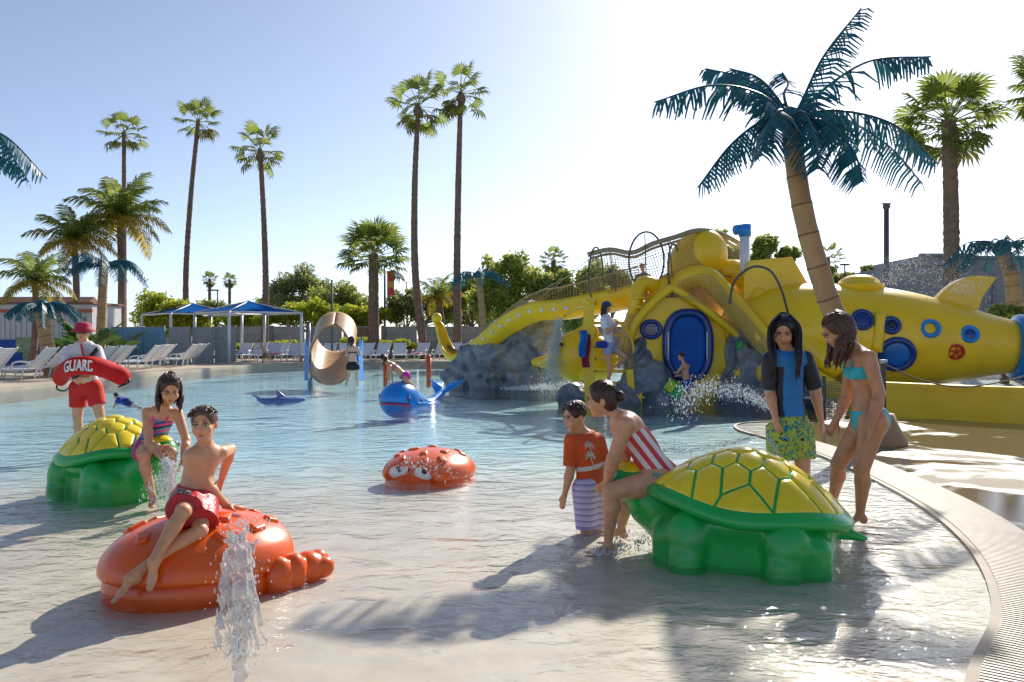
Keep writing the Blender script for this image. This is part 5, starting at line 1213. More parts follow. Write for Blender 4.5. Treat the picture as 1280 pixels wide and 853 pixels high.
class Person:
    """joints are world points; one continuous body surface, garments and hair as children"""
    def __init__(s, label, J, sc=1.0, skin=SK_TAN, det=2, look=None, hup=(0, 0, 1), base=None, fem=False, build=1.0, toes=None, hands=None, name='person', group=None, hs=1.0):
        s.hs = hs
        s.J = {k: np.asarray(v, float) for k, v in J.items()}; J = s.J; s.sc = sc; s.det = det; s.fem = fem; s.b = build
        s.sv = nrm(J['shl'] - J['shr']); s.hv = nrm(J['hil'] - J['hir'])
        s.up = nrm(J['neck'] - J['pel']); s.front = nrm(np.cross(s.sv, s.up)); s.hfront = nrm(np.cross(s.hv, s.up))
        s.mid = J.get('mid', (J['neck'] * .47 + J['pel'] * .53) - s.front * 0.012 * sc)
        s.f = nrm(look if look is not None else s.front); hu = np.asarray(hup, float); s.r = nrm(np.cross(s.f, hu)); s.u = np.cross(s.r, s.f)
        s.hc = J['head']; s.h = {3: 0.0075, 2: 0.009, 1: 0.016, 0: 0.028}[det] * max(sc, .8)
        z = min(J[k][2] for k in J) - .06
        c = (J['pel'][0], J['pel'][1], z) if base is None else base
        s.root = thing(name, label, 'person', c, group=group); s.toes = toes or {}; s.hands = hands or {}
        s.body(skin)
    # -- shared volumes, grown by 'g' for garments
    def torso(s, d, g=0.0, pelvis=True, chest=True, k=0.05):
        q, J, b = s.sc, s.J, s.b; u = s.up; pel, mid, neck = J['pel'], s.mid, J['neck']
        if pelvis:
            d.cap(pel - u * .035 * q, pel + u * .05 * q, (.128 * b + (.012 if s.fem else 0)) * q + g, .118 * q * b + g, k, s.hv, .78)
            for sg in (1, -1): d.ell(pel + s.hv * sg * .055 * q - s.hfront * .055 * q - u * .035 * q, np.array([.075, .07, .08]) * q * b + g, k=k)
        d.cap(pel + u * .04 * q, mid, .112 * q * b + g, .102 * q * b + g, k, s.hv * .5 + s.sv * .5, .76)
        if chest:
            d.cap(mid, neck - u * .10 * q, .108 * q * b + g, .128 * q * b + g, k, s.sv, .74)
            d.cap(J['shl'] - s.sv * .03 * q, J['shr'] + s.sv * .03 * q, .05 * q + g, None, k)
            d.cap(neck - u * .1 * q, neck - u * .015 * q, .10 * q + g, .055 * q + g, k, s.sv, .62)
            if s.fem:
                for sg in (1, -1): d.ell(mid + (neck - mid) * .42 + s.sv * sg * .052 * q + s.front * .07 * q, np.array([.052, .05, .052]) * q + g, k=k * .7)
    def thigh(s, d, sd, t=1.0, g=0.0, cut=None, k=0.04, flare=0.0):
        q, J, b = s.sc, s.J, s.b; a, e = J['hi' + sd], J['kn' + sd]
        d.cap(a, a + (e - a) * t, .090 * q * b + g, (.090 + (.056 - .090) * t) * q * b + g + flare, k, cut=cut)
    def uarm(s, d, sd, t=1.0, g=0.0, cut=None, k=0.025, flare=0):
        q, J = s.sc, s.J; a, e = J['sh' + sd], J['el' + sd]; d.cap(a, a + (e - a) * t, .052 * q * s.b + g, (.052 - .012 * t) * q * s.b + g + flare, k, cut=cut)
    def body(s, sk):
        q, J, b = s.sc, s.J, s.b; d = SDF(); s.torso(d)
        d.cap(J['neck'] - s.up * .03 * q, s.hc - s.u * .05 * q - s.f * .015 * q, .050 * q, .046 * q, .03)
        hq = s.hs * q; s.hq = hq
        F = lambda a, b_, c: s.hc + (s.r * a + s.f * b_ + s.u * c) * hq
        Mh = np.stack([s.r, s.f, s.u])
        d.ell(F(0, -.012, .022), np.array([.073, .091, .088]) * hq, Mh, .02); d.ell(F(0, .022, -.04), np.array([.057, .066, .074]) * hq, Mh, .03); d.ell(F(0, .062, -.088), np.array([.026, .022, .02]) * hq, Mh, .03)
        if s.det >= 2:
            d.cap(F(0, .078, .012), F(0, .099, -.024), .008 * hq, .0125 * hq, .012); d.ell(F(0, .088, -.033), np.array([.017, .014, .009]) * hq, Mh, .008)
            d.ell(F(0, .077, -.062), np.array([.024, .014, .011]) * hq, Mh, .008)
            for sg in (1, -1):
                d.ell(F(sg * .073, -.012, -.012), np.array([.011, .019, .031]) * hq, Mh, .008); d.ell(F(sg * .033, .092, .008), np.array([.019, .013, .012]) * hq, Mh, .012, 's'); d.ell(F(sg * .036, .068, -.03), np.array([.024, .02, .022]) * hq, Mh, .03)
                d.ell(F(sg * .032, .078, .03), np.array([.024, .010, .008]) * hq, Mh, .012)
        for sd in 'lr':
            s.uarm(d, sd); el, wr = J['el' + sd], J['wr' + sd]
            fm = el + (wr - el) * .28; d.cap(el, fm, .040 * q * b, .042 * q * b, .02); d.cap(fm, wr, .042 * q * b, .027 * q, .02)
            s.thigh(d, sd); kn, an = J['kn' + sd], J['an' + sd]; cm = kn + (an - kn) * .3
            bk = nrm(np.cross(nrm(an - kn), s.hv)); bk = bk if bk @ s.hfront < 0 else -bk
            d.cap(kn, cm + bk * .012 * q, .050 * q * b, .054 * q * b, .012); d.cap(cm + bk * .012 * q, an, .053 * q * b, .031 * q, .012)
            td = nrm(s.toes.get(sd, s.hfront * np.array([1, 1, 0.05]))); sd_ = nrm(np.cross(td, (0, 0, 1)))
            dn = np.array([0, 0, -1.0]) - td * (np.array([0, 0, -1.0]) @ td); dn = nrm(dn)
            hl = an + dn * .045 * q - td * .03 * q; d.ell(hl, np.array([.032, .032, .035]) * q, k=.03)
            d.cap(an + dn * .02 * q, an + td * .10 * q + dn * .05 * q, .034 * q, .026 * q, .03, sd_, .8); d.cap(an + td * .09 * q + dn * .052 * q, an + td * .155 * q + dn * .058 * q, .036 * q, .028 * q, .02, sd_, .5)
            if s.det < 2:
                hd = nrm(s.hands.get(sd, nrm(wr - el))); d.cap(wr, wr + hd * .12 * q, .03 * q, .022 * q, .02, np.cross(hd, s.front) + 1e-3, .6)
        parts = [d.mesh(s.h, relax=1)]
        if s.det >= 2:
            for sd in 'lr': parts.append(s.hand(sd))
        o = wpart('body', join(*[(p[0], p[1].tolist()) for p in parts]), sk, s.root); s.bodyo = o
        if s.det >= 2:
            for sg in (1, -1):
                e = wpart('eye', ball(F(sg * .033, .0765, .007), np.array([.015, .0135, .0088]) * hq, 12, 8), M_EYEW, s.root)
                wpart('iris', ball(F(sg * .033, .0865, .0055), np.array([.0066, .006, .0066]) * hq, 10, 6), M_IRIS, e)
                wpart('eyelid', tube([F(sg * .015, .084, .012), F(sg * .026, .0905, .017), F(sg * .038, .089, .0165), F(sg * .050, .080, .010)], .0035 * hq, 5), M_BROW, e)
                wpart('eyebrow', tube([F(sg * .014, .092, .028), F(sg * .030, .093, .034), F(sg * .046, .084, .031), F(sg * .054, .076, .026)], np.array([.002, .003, .0028, .0015]) * hq, 5), M_BROW, s.root)
            wpart('lips', tube([F(-.022, .079, -.062), F(-.010, .0895, -.0595), F(0, .091, -.061), F(.010, .0895, -.0595), F(.022, .079, -.062)], np.array([.002, .006, .0065, .006, .002]) * hq, 6), M_LIP, s.root)
    def hand(s, sd):
        q, J = s.sc * .95, s.J; el, wr = J['el' + sd], J['wr' + sd]
        hd = nrm(s.hands.get(sd, nrm(wr - el))); pn = s.hands.get(sd + 'n', None)      # palm normal
        if pn is None: pn = (s.sv if sd == 'r' else -s.sv)
        pn = nrm(np.asarray(pn, float) - hd * (np.asarray(pn, float) @ hd)); cr = np.cross(hd, pn) * (1 if sd == 'l' else -1)   # towards the thumb
        curl = s.hands.get(sd + 'c', 0.45); d = SDF(); pc = wr + hd * .045 * q
        d.cap(wr - hd * .02 * q, wr + hd * .02 * q, .025 * q, .027 * q, .015)
        d.cap(wr + hd * .015 * q, wr + hd * .085 * q, .030 * q, .038 * q, .015, cr, .42)
        for i, (o, l) in enumerate(((.029, .068), (.010, .076), (-.009, .071), (-.027, .056))):
            p0 = wr + hd * .085 * q + cr * o * q; sp_ = cr * o * .25
            d1 = nrm(hd * math.cos(curl * .5) + pn * math.sin(curl * .5) + sp_); d2 = nrm(hd * math.cos(curl * 1.3) + pn * math.sin(curl * 1.3) + sp_); p1 = p0 + d1 * l * .5 * q; p2 = p1 + d2 * l * .5 * q
            d.cap(p0, p1, .0095 * q, .0085 * q, .004); d.cap(p1, p2, .0085 * q, .0068 * q, .003)
        t0 = wr + hd * .025 * q + cr * .026 * q; t1 = t0 + nrm(hd * .7 + cr * .75 + pn * .3) * .036 * q; t2 = t1 + nrm(hd * .95 + cr * .3 + pn * .35) * .032 * q
        d.cap(t0, t1, .0145 * q, .0115 * q, .008); d.cap(t1, t2, .011 * q, .0085 * q, .003)
        return d.mesh(.0042 * max(q, .8), relax=1)
    # -- garments
    def garment(s, name, m, f, label=None, h=None):
        d = SDF(); f(d); o = wpart(name, d.mesh(h or s.h, relax=1), m, s.root)
        if label: o['label'] = label
        return o
    def shorts(s, m, t=.75, g=.018, name='shorts', top=.09, flare=.012):
        def f(d):
            s.torso(d, g * .7, chest=False, k=.03); 
            for sd in 'lr': s.thigh(d, sd, t, g, 'b', .03, flare)
            d.plane(s.J['pel'] + s.up * top * s.sc, s.up)
        return s.garment(name, m, f)
    def shirt(s, m, sl=.6, g=.014, name='shirt', bottom=-.06, neckcut=.035, flare=.012):
        def f(d):
            s.torso(d, g, k=.045)
            for sd in 'lr': s.uarm(d, sd, sl, g, 'b', .03, flare)
            d.plane(s.J['pel'] + s.up * bottom * s.sc, -s.up); d.plane(s.J['neck'] + s.up * .022 * s.sc, s.up + s.front * .2)
        return s.garment(name, m, f)
    def suit(s, m, name='swimsuit', top=.60, g=.006, bottom=True, back=.0):
        """fitted swimsuit body; top: height along pelvis-neck where it is cut"""
        def f(d):
            s.torso(d, g, pelvis=bottom, k=.05)
            d.plane(s.J['pel'] + (s.J['neck'] - s.J['pel']) * top, s.up + s.front * back)
            for sd in 'lr':
                a, e = s.J['hi' + sd], s.J['kn' + sd]; d.cap(a + (e - a) * .20 - s.up * .0 , e, .098 * s.sc, .08 * s.sc, .01, op='s')
        return s.garment(name, m, f)
    def briefs(s, m, top=.045, g=.007, name='bikini_bottom'):
        def f(d):
            s.torso(d, g, chest=False, k=.05); d.plane(s.J['pel'] + s.up * top * s.sc, s.up)
            for sd in 'lr':
                a, e = s.J['hi' + sd], s.J['kn' + sd]; d.cap(a + (e - a) * .24, e, .102 * s.sc, .08 * s.sc, .01, op='s')
        return s.garment(name, m, f)
    def band(s, m, lo, hi, g=.008, name='bikini_top'):
        def f(d):
            s.torso(d, g, pelvis=False, k=.05); ax = s.J['neck'] - s.J['pel']
            d.plane(s.J['pel'] + ax * hi, s.up); d.plane(s.J['pel'] + ax * lo, -s.up)
        return s.garment(name, m, f)
    def strap(s, m, pts, r=.008, name='strap'): return wpart(name, tube(spline(pts, 12), r * s.sc, 6), m, s.root)
    def halter(s, m, h=.62, name='strap'):
        J, q = s.J, s.sc; ax = J['neck'] - J['pel']
        for sg in (1, -1):
            a = J['pel'] + ax * (h - .03) + s.sv * sg * .065 * q + s.front * .118 * q; b = J['neck'] + s.sv * sg * .062 * q + s.up * .0 * q + s.front * .0; c = J['pel'] + ax * (h - .03) + s.sv * sg * .055 * q - s.front * .104 * q
            s.strap(m, [a, a * .4 + b * .6 + s.front * .035 * q, b + s.up * .012 * q, c * .4 + b * .6 - s.front * .02 * q, c], .009, name)
    # -- hair
    def hair(s, m, style='short', length=.3, locks=34, seed=1, wave=.01, fall=(0, 0, -1), spread=2.4, lock_r=.012):
        hq = s.hq; F = lambda a, b_, c: s.hc + (s.r * a + s.f * b_ + s.u * c) * hq; Mh = np.stack([s.r, s.f, s.u]); rg = np.random.default_rng(seed)
        d = SDF(); d.ell(F(0, -.016, .03), np.array([.083, .100, .093]) * hq, Mh, .01); d.ell(F(0, -.045, -.015), np.array([.076, .066, .085]) * hq, Mh, .02)
        d.ell(F(0, .112, -.028), np.array([.075, .088, .118]) * hq, Mh, .012, 's')
        if style == 'short': d.plane(F(0, 0, -.055), -s.u - s.f * .75, .01); [d.ell(F(sg * .085, .02, -.045), np.array([.03, .045, .05]) * hq, Mh, .01, 's') for sg in (1, -1)]
        o = wpart('hair', d.mesh(.008 if s.det >= 2 else .016, relax=1), m, s.root)
        if style == 'short':
            parts = []
            for i in range(60):
                a = rg.uniform(-2.6, 2.6); e = rg.uniform(.2, 1.3); n_ = np.array([math.sin(a) * math.cos(e), -math.cos(a) * math.cos(e) , math.sin(e)]); p0 = F(n_[0] * .08, -.016 + n_[1] * .097, .03 + n_[2] * .09)
                t_ = nrm(s.f * rg.uniform(.2, 1) - s.u * .3 + s.r * n_[0]); parts.append(tube([p0, p0 + (t_ * .018 + nrm(p0 - s.hc) * .006) * hq, p0 + (t_ * .034 + nrm(p0 - s.hc) * .004) * hq], np.array([.006, .005, .001]) * hq, 4))
            wpart('lock', join(*parts), m, o)
        if style in ('bun', 'long'):
            parts = []; A = np.array([.0845, .1015, .0945]) * hq; oc = F(0, -.016, .03)
            for i in range(64):
                ph_ = rg.uniform(-1.9, 1.9); s0 = nrm([math.sin(ph_), max(math.cos(ph_), -.2) * .55, rg.uniform(.35, .9) if abs(ph_) < 1.2 else rg.uniform(-.1, .6)]); e0 = nrm([math.sin(ph_) * .25, -1, -.15]) if style == 'bun' else nrm([math.sin(ph_) * 1.2 + (.3 if ph_ > 0 else -.3), -.75, -.5]); w0 = rg.uniform(-.1, .1); pts = []
                for q in np.linspace(0, 1, 8):
                    d_ = nrm(s0 * (1 - q) + e0 * q + np.array([w0, 0, .5 * math.sin(math.pi * q)])); v = d_ * A * (1.0 + .02 * rg.random()); pts.append(oc + s.r * v[0] + s.f * v[1] + s.u * v[2])
                parts.append(tube(pts, np.array([.001, .0035, .0042, .0042, .0042, .004, .003, .001]) * hq, 4))
            wpart('strand', join(*parts), m, o)
        if style == 'bun':
            d = SDF(); d.ell(F(.0, -.125, -.01), np.array([.036, .034, .036]) * hq, Mh, .01)
            for i in range(6): a = i * 1.05; d.ell(F(.024 * math.cos(a), -.13, -.01 + .024 * math.sin(a)), np.array([.016, .018, .016]) * hq, Mh, .006)
            wpart('bun', d.mesh(.007, relax=0), m, o)
        if style in ('long', 'pony'):
            parts = []; g = nrm(fall)
            for i in range(locks):
                a = (i / (locks - 1) - .5) * 2 * spread if style == 'long' else rg.uniform(-.4, .4)
                if style == 'long':
                    cf = min(-math.cos(a) * .094, .028) / .094; ls = np.sign(a) * max(abs(math.sin(a)), .98 if abs(a) > 1.57 else 0)
                    l = length * rg.uniform(.75, 1.05); top = F(math.sin(a) * .03, -.02 + cf * .045, .118); s1 = F(ls * .080, -.016 + cf * .094, .05); s2 = F(ls * .086, -.012 + cf * .092, -.03)
                    pts = [top, s1, s2]
                    for q in np.linspace(.25, 1, 5): pts.append(s2 + g * l * q + (s.r * math.sin(a) + -s.f * math.cos(a)) * (.012 - .02 * q) + np.array([math.sin(q * 9 + i), math.cos(q * 8 + 2 * i), 0]) * wave)
                else:
                    l = length * rg.uniform(.8, 1.05); s2 = F(rg.uniform(-.02, .02), -.105, rg.uniform(-.01, .03)); pts = [F(0, -.09, .03), s2, s2 - s.f * .03 + g * .03]
                    for q in np.linspace(.3, 1, 4): pts.append(s2 - s.f * .02 + g * l * q + np.array([math.sin(q * 7 + i), math.cos(q * 6 + 2 * i), 0]) * (wave + .012 * (1 - q)))
                c = spline(pts, 16); parts.append(tube(c, np.r_[np.linspace(.6, 1, 5), np.linspace(1, .9, 7), np.linspace(.8, .15, 4)] * lock_r * hq * (.8 + .5 * rg.random()), 5))
            wpart('lock', join(*parts), m, o)
        return o
def JJ(Y0, **k):
    """joints given as photograph pixels and a depth offset from Y0"""
    return {n: P(v[0], v[1], Y0 + (v[2] if len(v) > 2 else 0)) for n, v in k.items()}

# 1 girl in red and white stripes astride the front turtle
Y = 5.66
p = Person('girl in red and white striped swimsuit straddling the turtle neck', JJ(Y, head=(752, 499), neck=(779, 523), pel=(823, 594), shl=(783, 530, -.15), shr=(771, 527, .14), ell=(767, 573, -.14), elr=(780, 572, .10), wrl=(758, 604, -.04), wrr=(766, 600, .10),
    hil=(823, 603, -.09), hir=(818, 598, .09), knl=(764, 615, -.17), knr=(782, 618, .24), anl=(760, 681, -.15), anr=(776, 662, .22)), .88, SK_TAN, 3, look=(-.93, .18, -.22), hup=(-.2, 0, 1), hs=1.2, fem=False, build=1.28, toes={'l': (-1, .15, -.05), 'r': (-1, .3, 0)}, hands={'l': (-.6, .5, -.6), 'r': (-.6, .3, -.6), 'ln': (0, 1, -.3), 'rn': (0, -1, -.3)})
m = stripes('red_white_stripes', [(.78, .75, .75), (.68, .05, .05)], 15.0, (0, R(-52), 0))
p.suit(m, top=.78, back=-.15); TEAL = cloth('teal_trim', (.05, .42, .36))
p.halter(TEAL, .78)
J = p.J; q = J['hil'] + (J['pel'] - J['hil']) * .2 + np.array([0, -.09, .03])
p.strap(TEAL, [q + [-.05, .0, .035], q + [0, -.012, .03], q + [.09, .01, -.005]], .007, 'hip_tie'); p.strap(TEAL, [q + [-.05, -.005, .035], q + [-.06, -.02, .0], q + [-.075, -.02, -.03]], .005, 'hip_tie'); p.strap(TEAL, [q + [-.04, -.005, .035], q + [-.03, -.02, .005], q + [-.015, -.025, -.02]], .005, 'hip_tie')
p.hair(H_BROWN, 'bun')
# 2 boy in orange shirt
Y = 6.2
p = Person('boy in orange palm print shirt wading beside the striped girl', JJ(Y, head=(719, 520), neck=(729, 542), pel=(739, 606), shl=(748, 551, .06), shr=(714, 550, -.05), ell=(756, 584, .05), elr=(713, 588, -.06), wrl=(748, 608, -.02), wrr=(706, 618, -.1),
    hil=(747, 611, .05), hir=(730, 611, -.05), knl=(746, 664, .0), knr=(733, 664, -.08), anl=(757, 668, .24), anr=(745, 668, .18)), .76, SK_TAN, 3, hs=1.28, build=1.1, toes={'l': (.4, 1, -.1), 'r': (.4, 1, -.1)}, look=(-.85, -.42, -.3), hands={'rn': (.5, .6, 0), 'rc': .3})
ORS = cloth('orange_shirt', (.62, .09, .012))
p.shirt(ORS, .85, .012, bottom=-.07); p.shorts(stripes('lilac_check', [(.55, .5, .75), (.33, .28, .6), (.62, .58, .8)], 22), .95, .02)
# pale band and palm tree print on the shirt
def on_front(p, h_, sx, out=.0):
    ax = p.J['neck'] - p.J['pel']; return p.J['pel'] + ax * h_ + p.sv * sx * p.sc + p.front * (.095 * p.sc + out)
def torso_band(p, lo, hi, m, name, g): 
    def f(d):
        p.torso(d, g, k=.045)
        for sd in 'lr': p.uarm(d, sd, .85, g + .001, 'b', .03, .012)
        ax = p.J['neck'] - p.J['pel']; d.plane(p.J['pel'] + ax * hi, p.up); d.plane(p.J['pel'] + ax * lo, -p.up)
    return p.garment(name, m, f)
torso_band(p, .30, .40, cloth('white_band', (.68, .66, .66)), 'shirt_band', .0135)
MPR = cloth('print_white', (.70, .66, .60)); lv = []
for (hx, hz) in ((-.02, .78), (-.03, .58)):
    c0 = on_front(p, hz, hx, .012)
    for a in np.linspace(-.5, 3.6, 9):
        dv = p.sv * math.cos(a) + p.up * math.sin(a); lv.append(tube([c0, c0 + dv * .028, c0 + dv * .05 - p.up * .01], [.006, .009, .002], 5, flat=.5))
    lv.append(tube([c0, c0 - p.up * .06 + p.sv * .015, c0 - p.up * .10 + p.sv * .035], [.004, .004, .004], 5))
wpart('palm_print', join(*lv), MPR, p.root)
p.hair(H_BROWN, 'short')
# 3 girl in blue rash guard
Y = 6.9
p = Person('long haired girl in blue and black rash guard and floral shorts', JJ(Y, head=(979, 414), neck=(985, 440), pel=(988, 532), shl=(1006, 449, .02), shr=(963, 450, -.02), ell=(1019, 488, .05), elr=(962, 490, 0), wrl=(1026, 524, .0), wrr=(969, 521, -.1),
    hil=(999, 540, .02), hir=(976, 540, -.02), knl=(1004, 588, -.06), knr=(976, 588, -.04), anl=(1014, 636, .06), anr=(976, 640, 0)), .98, SK_TAN, 3, look=(-.30, -.85, -.42), hup=(0, 0, 1), hs=1.2, build=1.08, hands={'ln': (-.6, 0.5, 0), 'rn': (.6, .4, 0), 'lc': .5})
RB = cloth('rash_blue', (.012, .22, .56), .5); RN = cloth('rash_navy', (.018, .016, .035), .5)
p.shirt(RB, .10, .012, 'rash_guard', bottom=-.05, flare=0)
for sd in 'lr':
    def sl(d, sd=sd): p.uarm(d, sd, .92, .022, 'b', .02, .01); d.plane(p.J['sh' + sd] + (p.sv * (-.02 if sd == 'l' else .02)), (-p.sv if sd == 'l' else p.sv))
    p.garment('sleeve', RN, sl)
    a = p.J['sh' + sd] + (p.J['el' + sd] - p.J['sh' + sd]) * .93; dv = nrm(p.J['el' + sd] - p.J['sh' + sd]); s_ = SDF(); s_.cap(a - dv * .008, a + dv * .004, .062, .062, cut='ab'); wpart('sleeve_trim', s_.mesh(.008), cloth('trim_blue', (.1, .35, .6)), p.root)
def side_panel(d, sg):
    p.torso(d, .0145, k=.045); d.plane(p.J['pel'] + p.sv * sg * .088, -p.sv * sg); d.plane(p.J['pel'] + p.up * -.048, -p.up); d.plane(p.J['neck'] - p.up * .12, p.up)
for sg in (1, -1): p.garment('side_panel', RN, lambda d, sg=sg: side_panel(d, sg))
p.shorts(floral('green_floral', [(.02, .16, .22), (.04, .32, .36), (.30, .52, .05), (.55, .62, .10), (.02, .03, .05), (.10, .42, .45)], 13), .72, .03, flare=.02)
hr = p.hair(H_BLACK, 'long', .34, 46, 3, .006, (0, .02, -1), 1.9)
lk = []; rg_ = np.random.default_rng(8)
for x0, x1 in ((964, 967), (998, 998)):
    for i in range(11):
        o_ = rg_.uniform(-4, 4); e_ = rg_.uniform(-5, 4); dd_ = rg_.uniform(-.03, .03); lk.append(tube(spline([P(981 + (x0 - 981) * .35, 393, 6.86 + dd_), P(x0 + o_ * .6, 408, 6.86 + dd_), P(x0 + o_, 430, 6.80 + dd_), P(x1 + o_, 448, 6.74), P(x1 + e_, 472 + rg_.uniform(-6, 8), 6.74)], 12), np.r_[np.linspace(.009, .012, 8), .010, .008, .005, .002], 5))
wpart('lock', join(*lk), H_BLACK, hr)
# 4 girl in turquoise bikini
Y = 6.15
p = Person('wavy haired girl in turquoise bikini stepping forward with head bowed', JJ(Y, head=(1047, 413, .04), neck=(1074, 440), pel=(1085, 521), shl=(1086, 447, -.15), shr=(1064, 446, .15), ell=(1099, 493, -.2), elr=(1059, 494, .24), wrl=(1088, 533, -.24), wrr=(1045, 526, .2),
    hil=(1092, 528, -.09), hir=(1080, 528, .09), knl=(1077, 586, -.12), knr=(1048, 580, .12), anl=(1075, 643, .0), anr=(1040, 630, .38)), .98, SK_BROWN, 3, look=(-.8, .1, -.55), hup=(-.3, 0, 1), hs=1.17, fem=True, build=1.1, toes={'l': (-1, -.25, -.05), 'r': (-1, .1, -.1)}, hands={'ln': (-1, .5, 0), 'l': (-.15, 0, -1), 'lc': .35, 'rn': (-.3, -.8, 0), 'r': (-.5, 0, -.9), 'rc': .6})
TQ = cloth('turquoise_swim', (.02, .46, .52), .5)
p.band(TQ, .60, .79); p.briefs(TQ, .06); p.halter(TQ, .80)
p.hair(H_RED, 'long', .27, 70, 5, .022, (-.22, .02, -1), 2.9, .013)
# 5 boy on the orange crab
p = Person('bare chested boy in red shorts sitting on the orange crab ride', dict(JJ(4.85, head=(255, 530, -.02), neck=(257, 559), pel=(243, 622, .0), shl=(277, 566, .08), shr=(238, 571, -.06), ell=(288, 562, .28), elr=(258, 607, -.02), wrl=(277, 600, .30), wrr=(284, 633, .10),
    hil=(252, 627, .02), hir=(234, 628, -.05), knl=(250, 664, -.25), knr=(229, 640, -.30), anl=(162, 722, -.50), anr=(191, 703, -.50))), .80, SK_TAN, 3, look=(.12, -.97, -.10), hup=(-.08, 0, 1), hs=1.15, toes={'l': (-.6, -.5, -.55), 'r': (-.05, -.55, -.85)}, hands={'r': (.95, .2, -.12), 'rn': (0, 0, -1), 'rc': .1})
p.shorts(cloth('red_trunks', (.52, .012, .02), .35), .78, .028, flare=.022)
def leg_patch(d):
    p.thigh(d, 'r', .74, .031, 'b', .03, .022); d.plane(p.J['hir'] - p.sv * .052, p.sv)
p.garment('side_panel', floral('navy_floral', [(.02, .02, .09), (.03, .03, .16), (.5, .25, .05), (.35, .3, .3), (.02, .03, .12)], 18), leg_patch)
p.hair(H_LIGHT, 'short', seed=4)
# 6 girl on the far turtle
Y = 7.5
p = Person('girl in pink and blue striped tankini leaning over the far turtle', JJ(Y, head=(212, 486, -.12), neck=(204, 511), pel=(187, 560, .1), shl=(222, 517, .03), shr=(184, 516, -.05), ell=(233, 551, -.05), elr=(186, 553, -.16), wrl=(229, 578, -.24), wrr=(204, 574, -.30),
    hil=(198, 562, .12), hir=(180, 563, .02), knl=(214, 566, -.22), knr=(179, 570, -.30), anl=(216, 620, -.15), anr=(191, 622, -.28)), .96, SK_TAN, 3, look=(.42, -.7, -.45), hup=(0, 0, 1), hs=1.22, toes={'r': (.35, -.9, 0), 'l': (.5, -.8, 0)}, hands={'r': (.7, -.2, -.5), 'l': (-.3, -.4, -.8), 'rn': (0, 0, -1)})
p.suit(stripes('tankini_stripes', [(.72, .08, .42), (.06, .30, .62), (.015, .02, .10), (.75, .10, .45), (.10, .06, .32), (.05, .28, .60)], 8.5, (0, R(10), 0)), 'tankini_top', top=.80, back=-.1)
p.halter(cloth('pink_strap', (.70, .08, .42)), .80)
p.shorts(floral('pink_print', [(.65, .06, .25), (.72, .08, .3), (.6, .1, .3), (.05, .15, .45), (.4, .45, .1)], 12), .42, .016)
p.hair(H_BROWN, 'long', .20, 40, 6, .008, (.1, -.25, -1), 2.5)
# 7 standing guard
Y = 11.8
p = Person('lifeguard in white shirt, red shorts and red bucket hat', JJ(Y, head=(104, 416), neck=(105, 429), pel=(107, 478), shl=(121, 438, 0), shr=(88, 438, 0), ell=(126, 460, -.08), elr=(82, 463, -.08), wrl=(108, 473, -.24), wrr=(93, 474, -.22),
    hil=(117, 485), hir=(98, 485), knl=(125, 520, -.05), knr=(97, 524, 0), anl=(138, 558, .2), anr=(98, 566, .05)), 1.08, SK_TAN, 2, look=(.15, -1, -.05), build=1.1, hs=1.08, hands={'r': (1, 0, -.2), 'l': (-1, 0, -.2), 'rn': (0, 1, 0), 'ln': (0, 1, 0)})
p.shirt(cloth('white_tee', (.68, .67, .70)), .72, .02, bottom=.0, flare=.025); p.shorts(cloth('red_shorts', (.62, .02, .012)), .62, .022, flare=.012)
HAT = cloth('red_hat', (.50, .02, .06)); c = p.hc + p.u * .03
o = wpart('hat', xf(lathe([(.165, -.015), (.17, -.005), (.115, .035), (.108, .085), (.09, .115), (.03, .125)], 24), np.stack([p.r, p.f, p.u], 1), c), HAT, p.root)
wpart('sunglasses', tube([p.hc + (p.r * a + p.f * b_ + p.u * .01) * 1.08 for a, b_ in ((-.075, .02), (-.06, .075), (-.03, .098), (0, .096), (.03, .098), (.06, .075), (.075, .02))], .017, 6), M_BLACK, p.root)
p.strap(M_BLACK, [P(122, 436, Y - .12), P(112, 448, Y - .2), P(100, 462, Y - .24), P(92, 474, Y - .22)], .03, 'lanyard_strap'); p.strap(M_RED, [P(101, 430, Y - .12), P(105, 446, Y - .2), P(110, 454, Y - .2)], .012, 'lanyard')
# rescue tube across the waist, held by the guard
rt = thing('rescue_tube', 'red foam rescue tube with white GUARD lettering held by the lifeguard', 'rescue tube', P(110, 458, Y - .2))
FOAM = mat('red_foam', (.58, .012, .012), .7, .1, spec=.2)
rc = spline([P(73, 476, Y + .12), P(80, 466, Y - .02), P(90, 459, Y - .24), P(107, 457, Y - .30), P(124, 459, Y - .18), P(140, 465, Y - .02), P(160, 475, Y + .1)], 30)
rr = np.full(30, .108); rr[0] = .06; rr[-1] = .06; rr[1] = rr[-2] = .10
wpart('foam_body', tube(rc, rr, 14, flat=1.25), FOAM, rt)
wpart('end_strap', tube(spline([P(73, 477, Y + .1), P(71, 486, Y + .05), P(80, 489, Y), P(88, 484, Y - .1)], 10), .014, 6), M_BLACK, rt); wpart('end_strap', tube(spline([P(161, 474, Y + .05), P(160, 479, Y + .03), P(148, 484, Y)], 8), .014, 6), M_BLACK, rt)
def text_mesh(txt, size, ext=.004):
    cu = bpy.data.curves.new('t', 'FONT'); cu.body = txt; cu.size = size; cu.extrude = ext; cu.align_x = 'CENTER'; cu.align_y = 'CENTER'; cu.offset = size * .025
    ob = bpy.data.objects.new('t', cu); COL.objects.link(ob); dg = bpy.context.evaluated_depsgraph_get(); me = bpy.data.meshes.new_from_object(ob.evaluated_get(dg)); bpy.data.objects.remove(ob); bpy.data.curves.remove(cu); return me
tm = text_mesh('GUARD', .19); vs = np.array([v.co for v in tm.vertices]); out = []
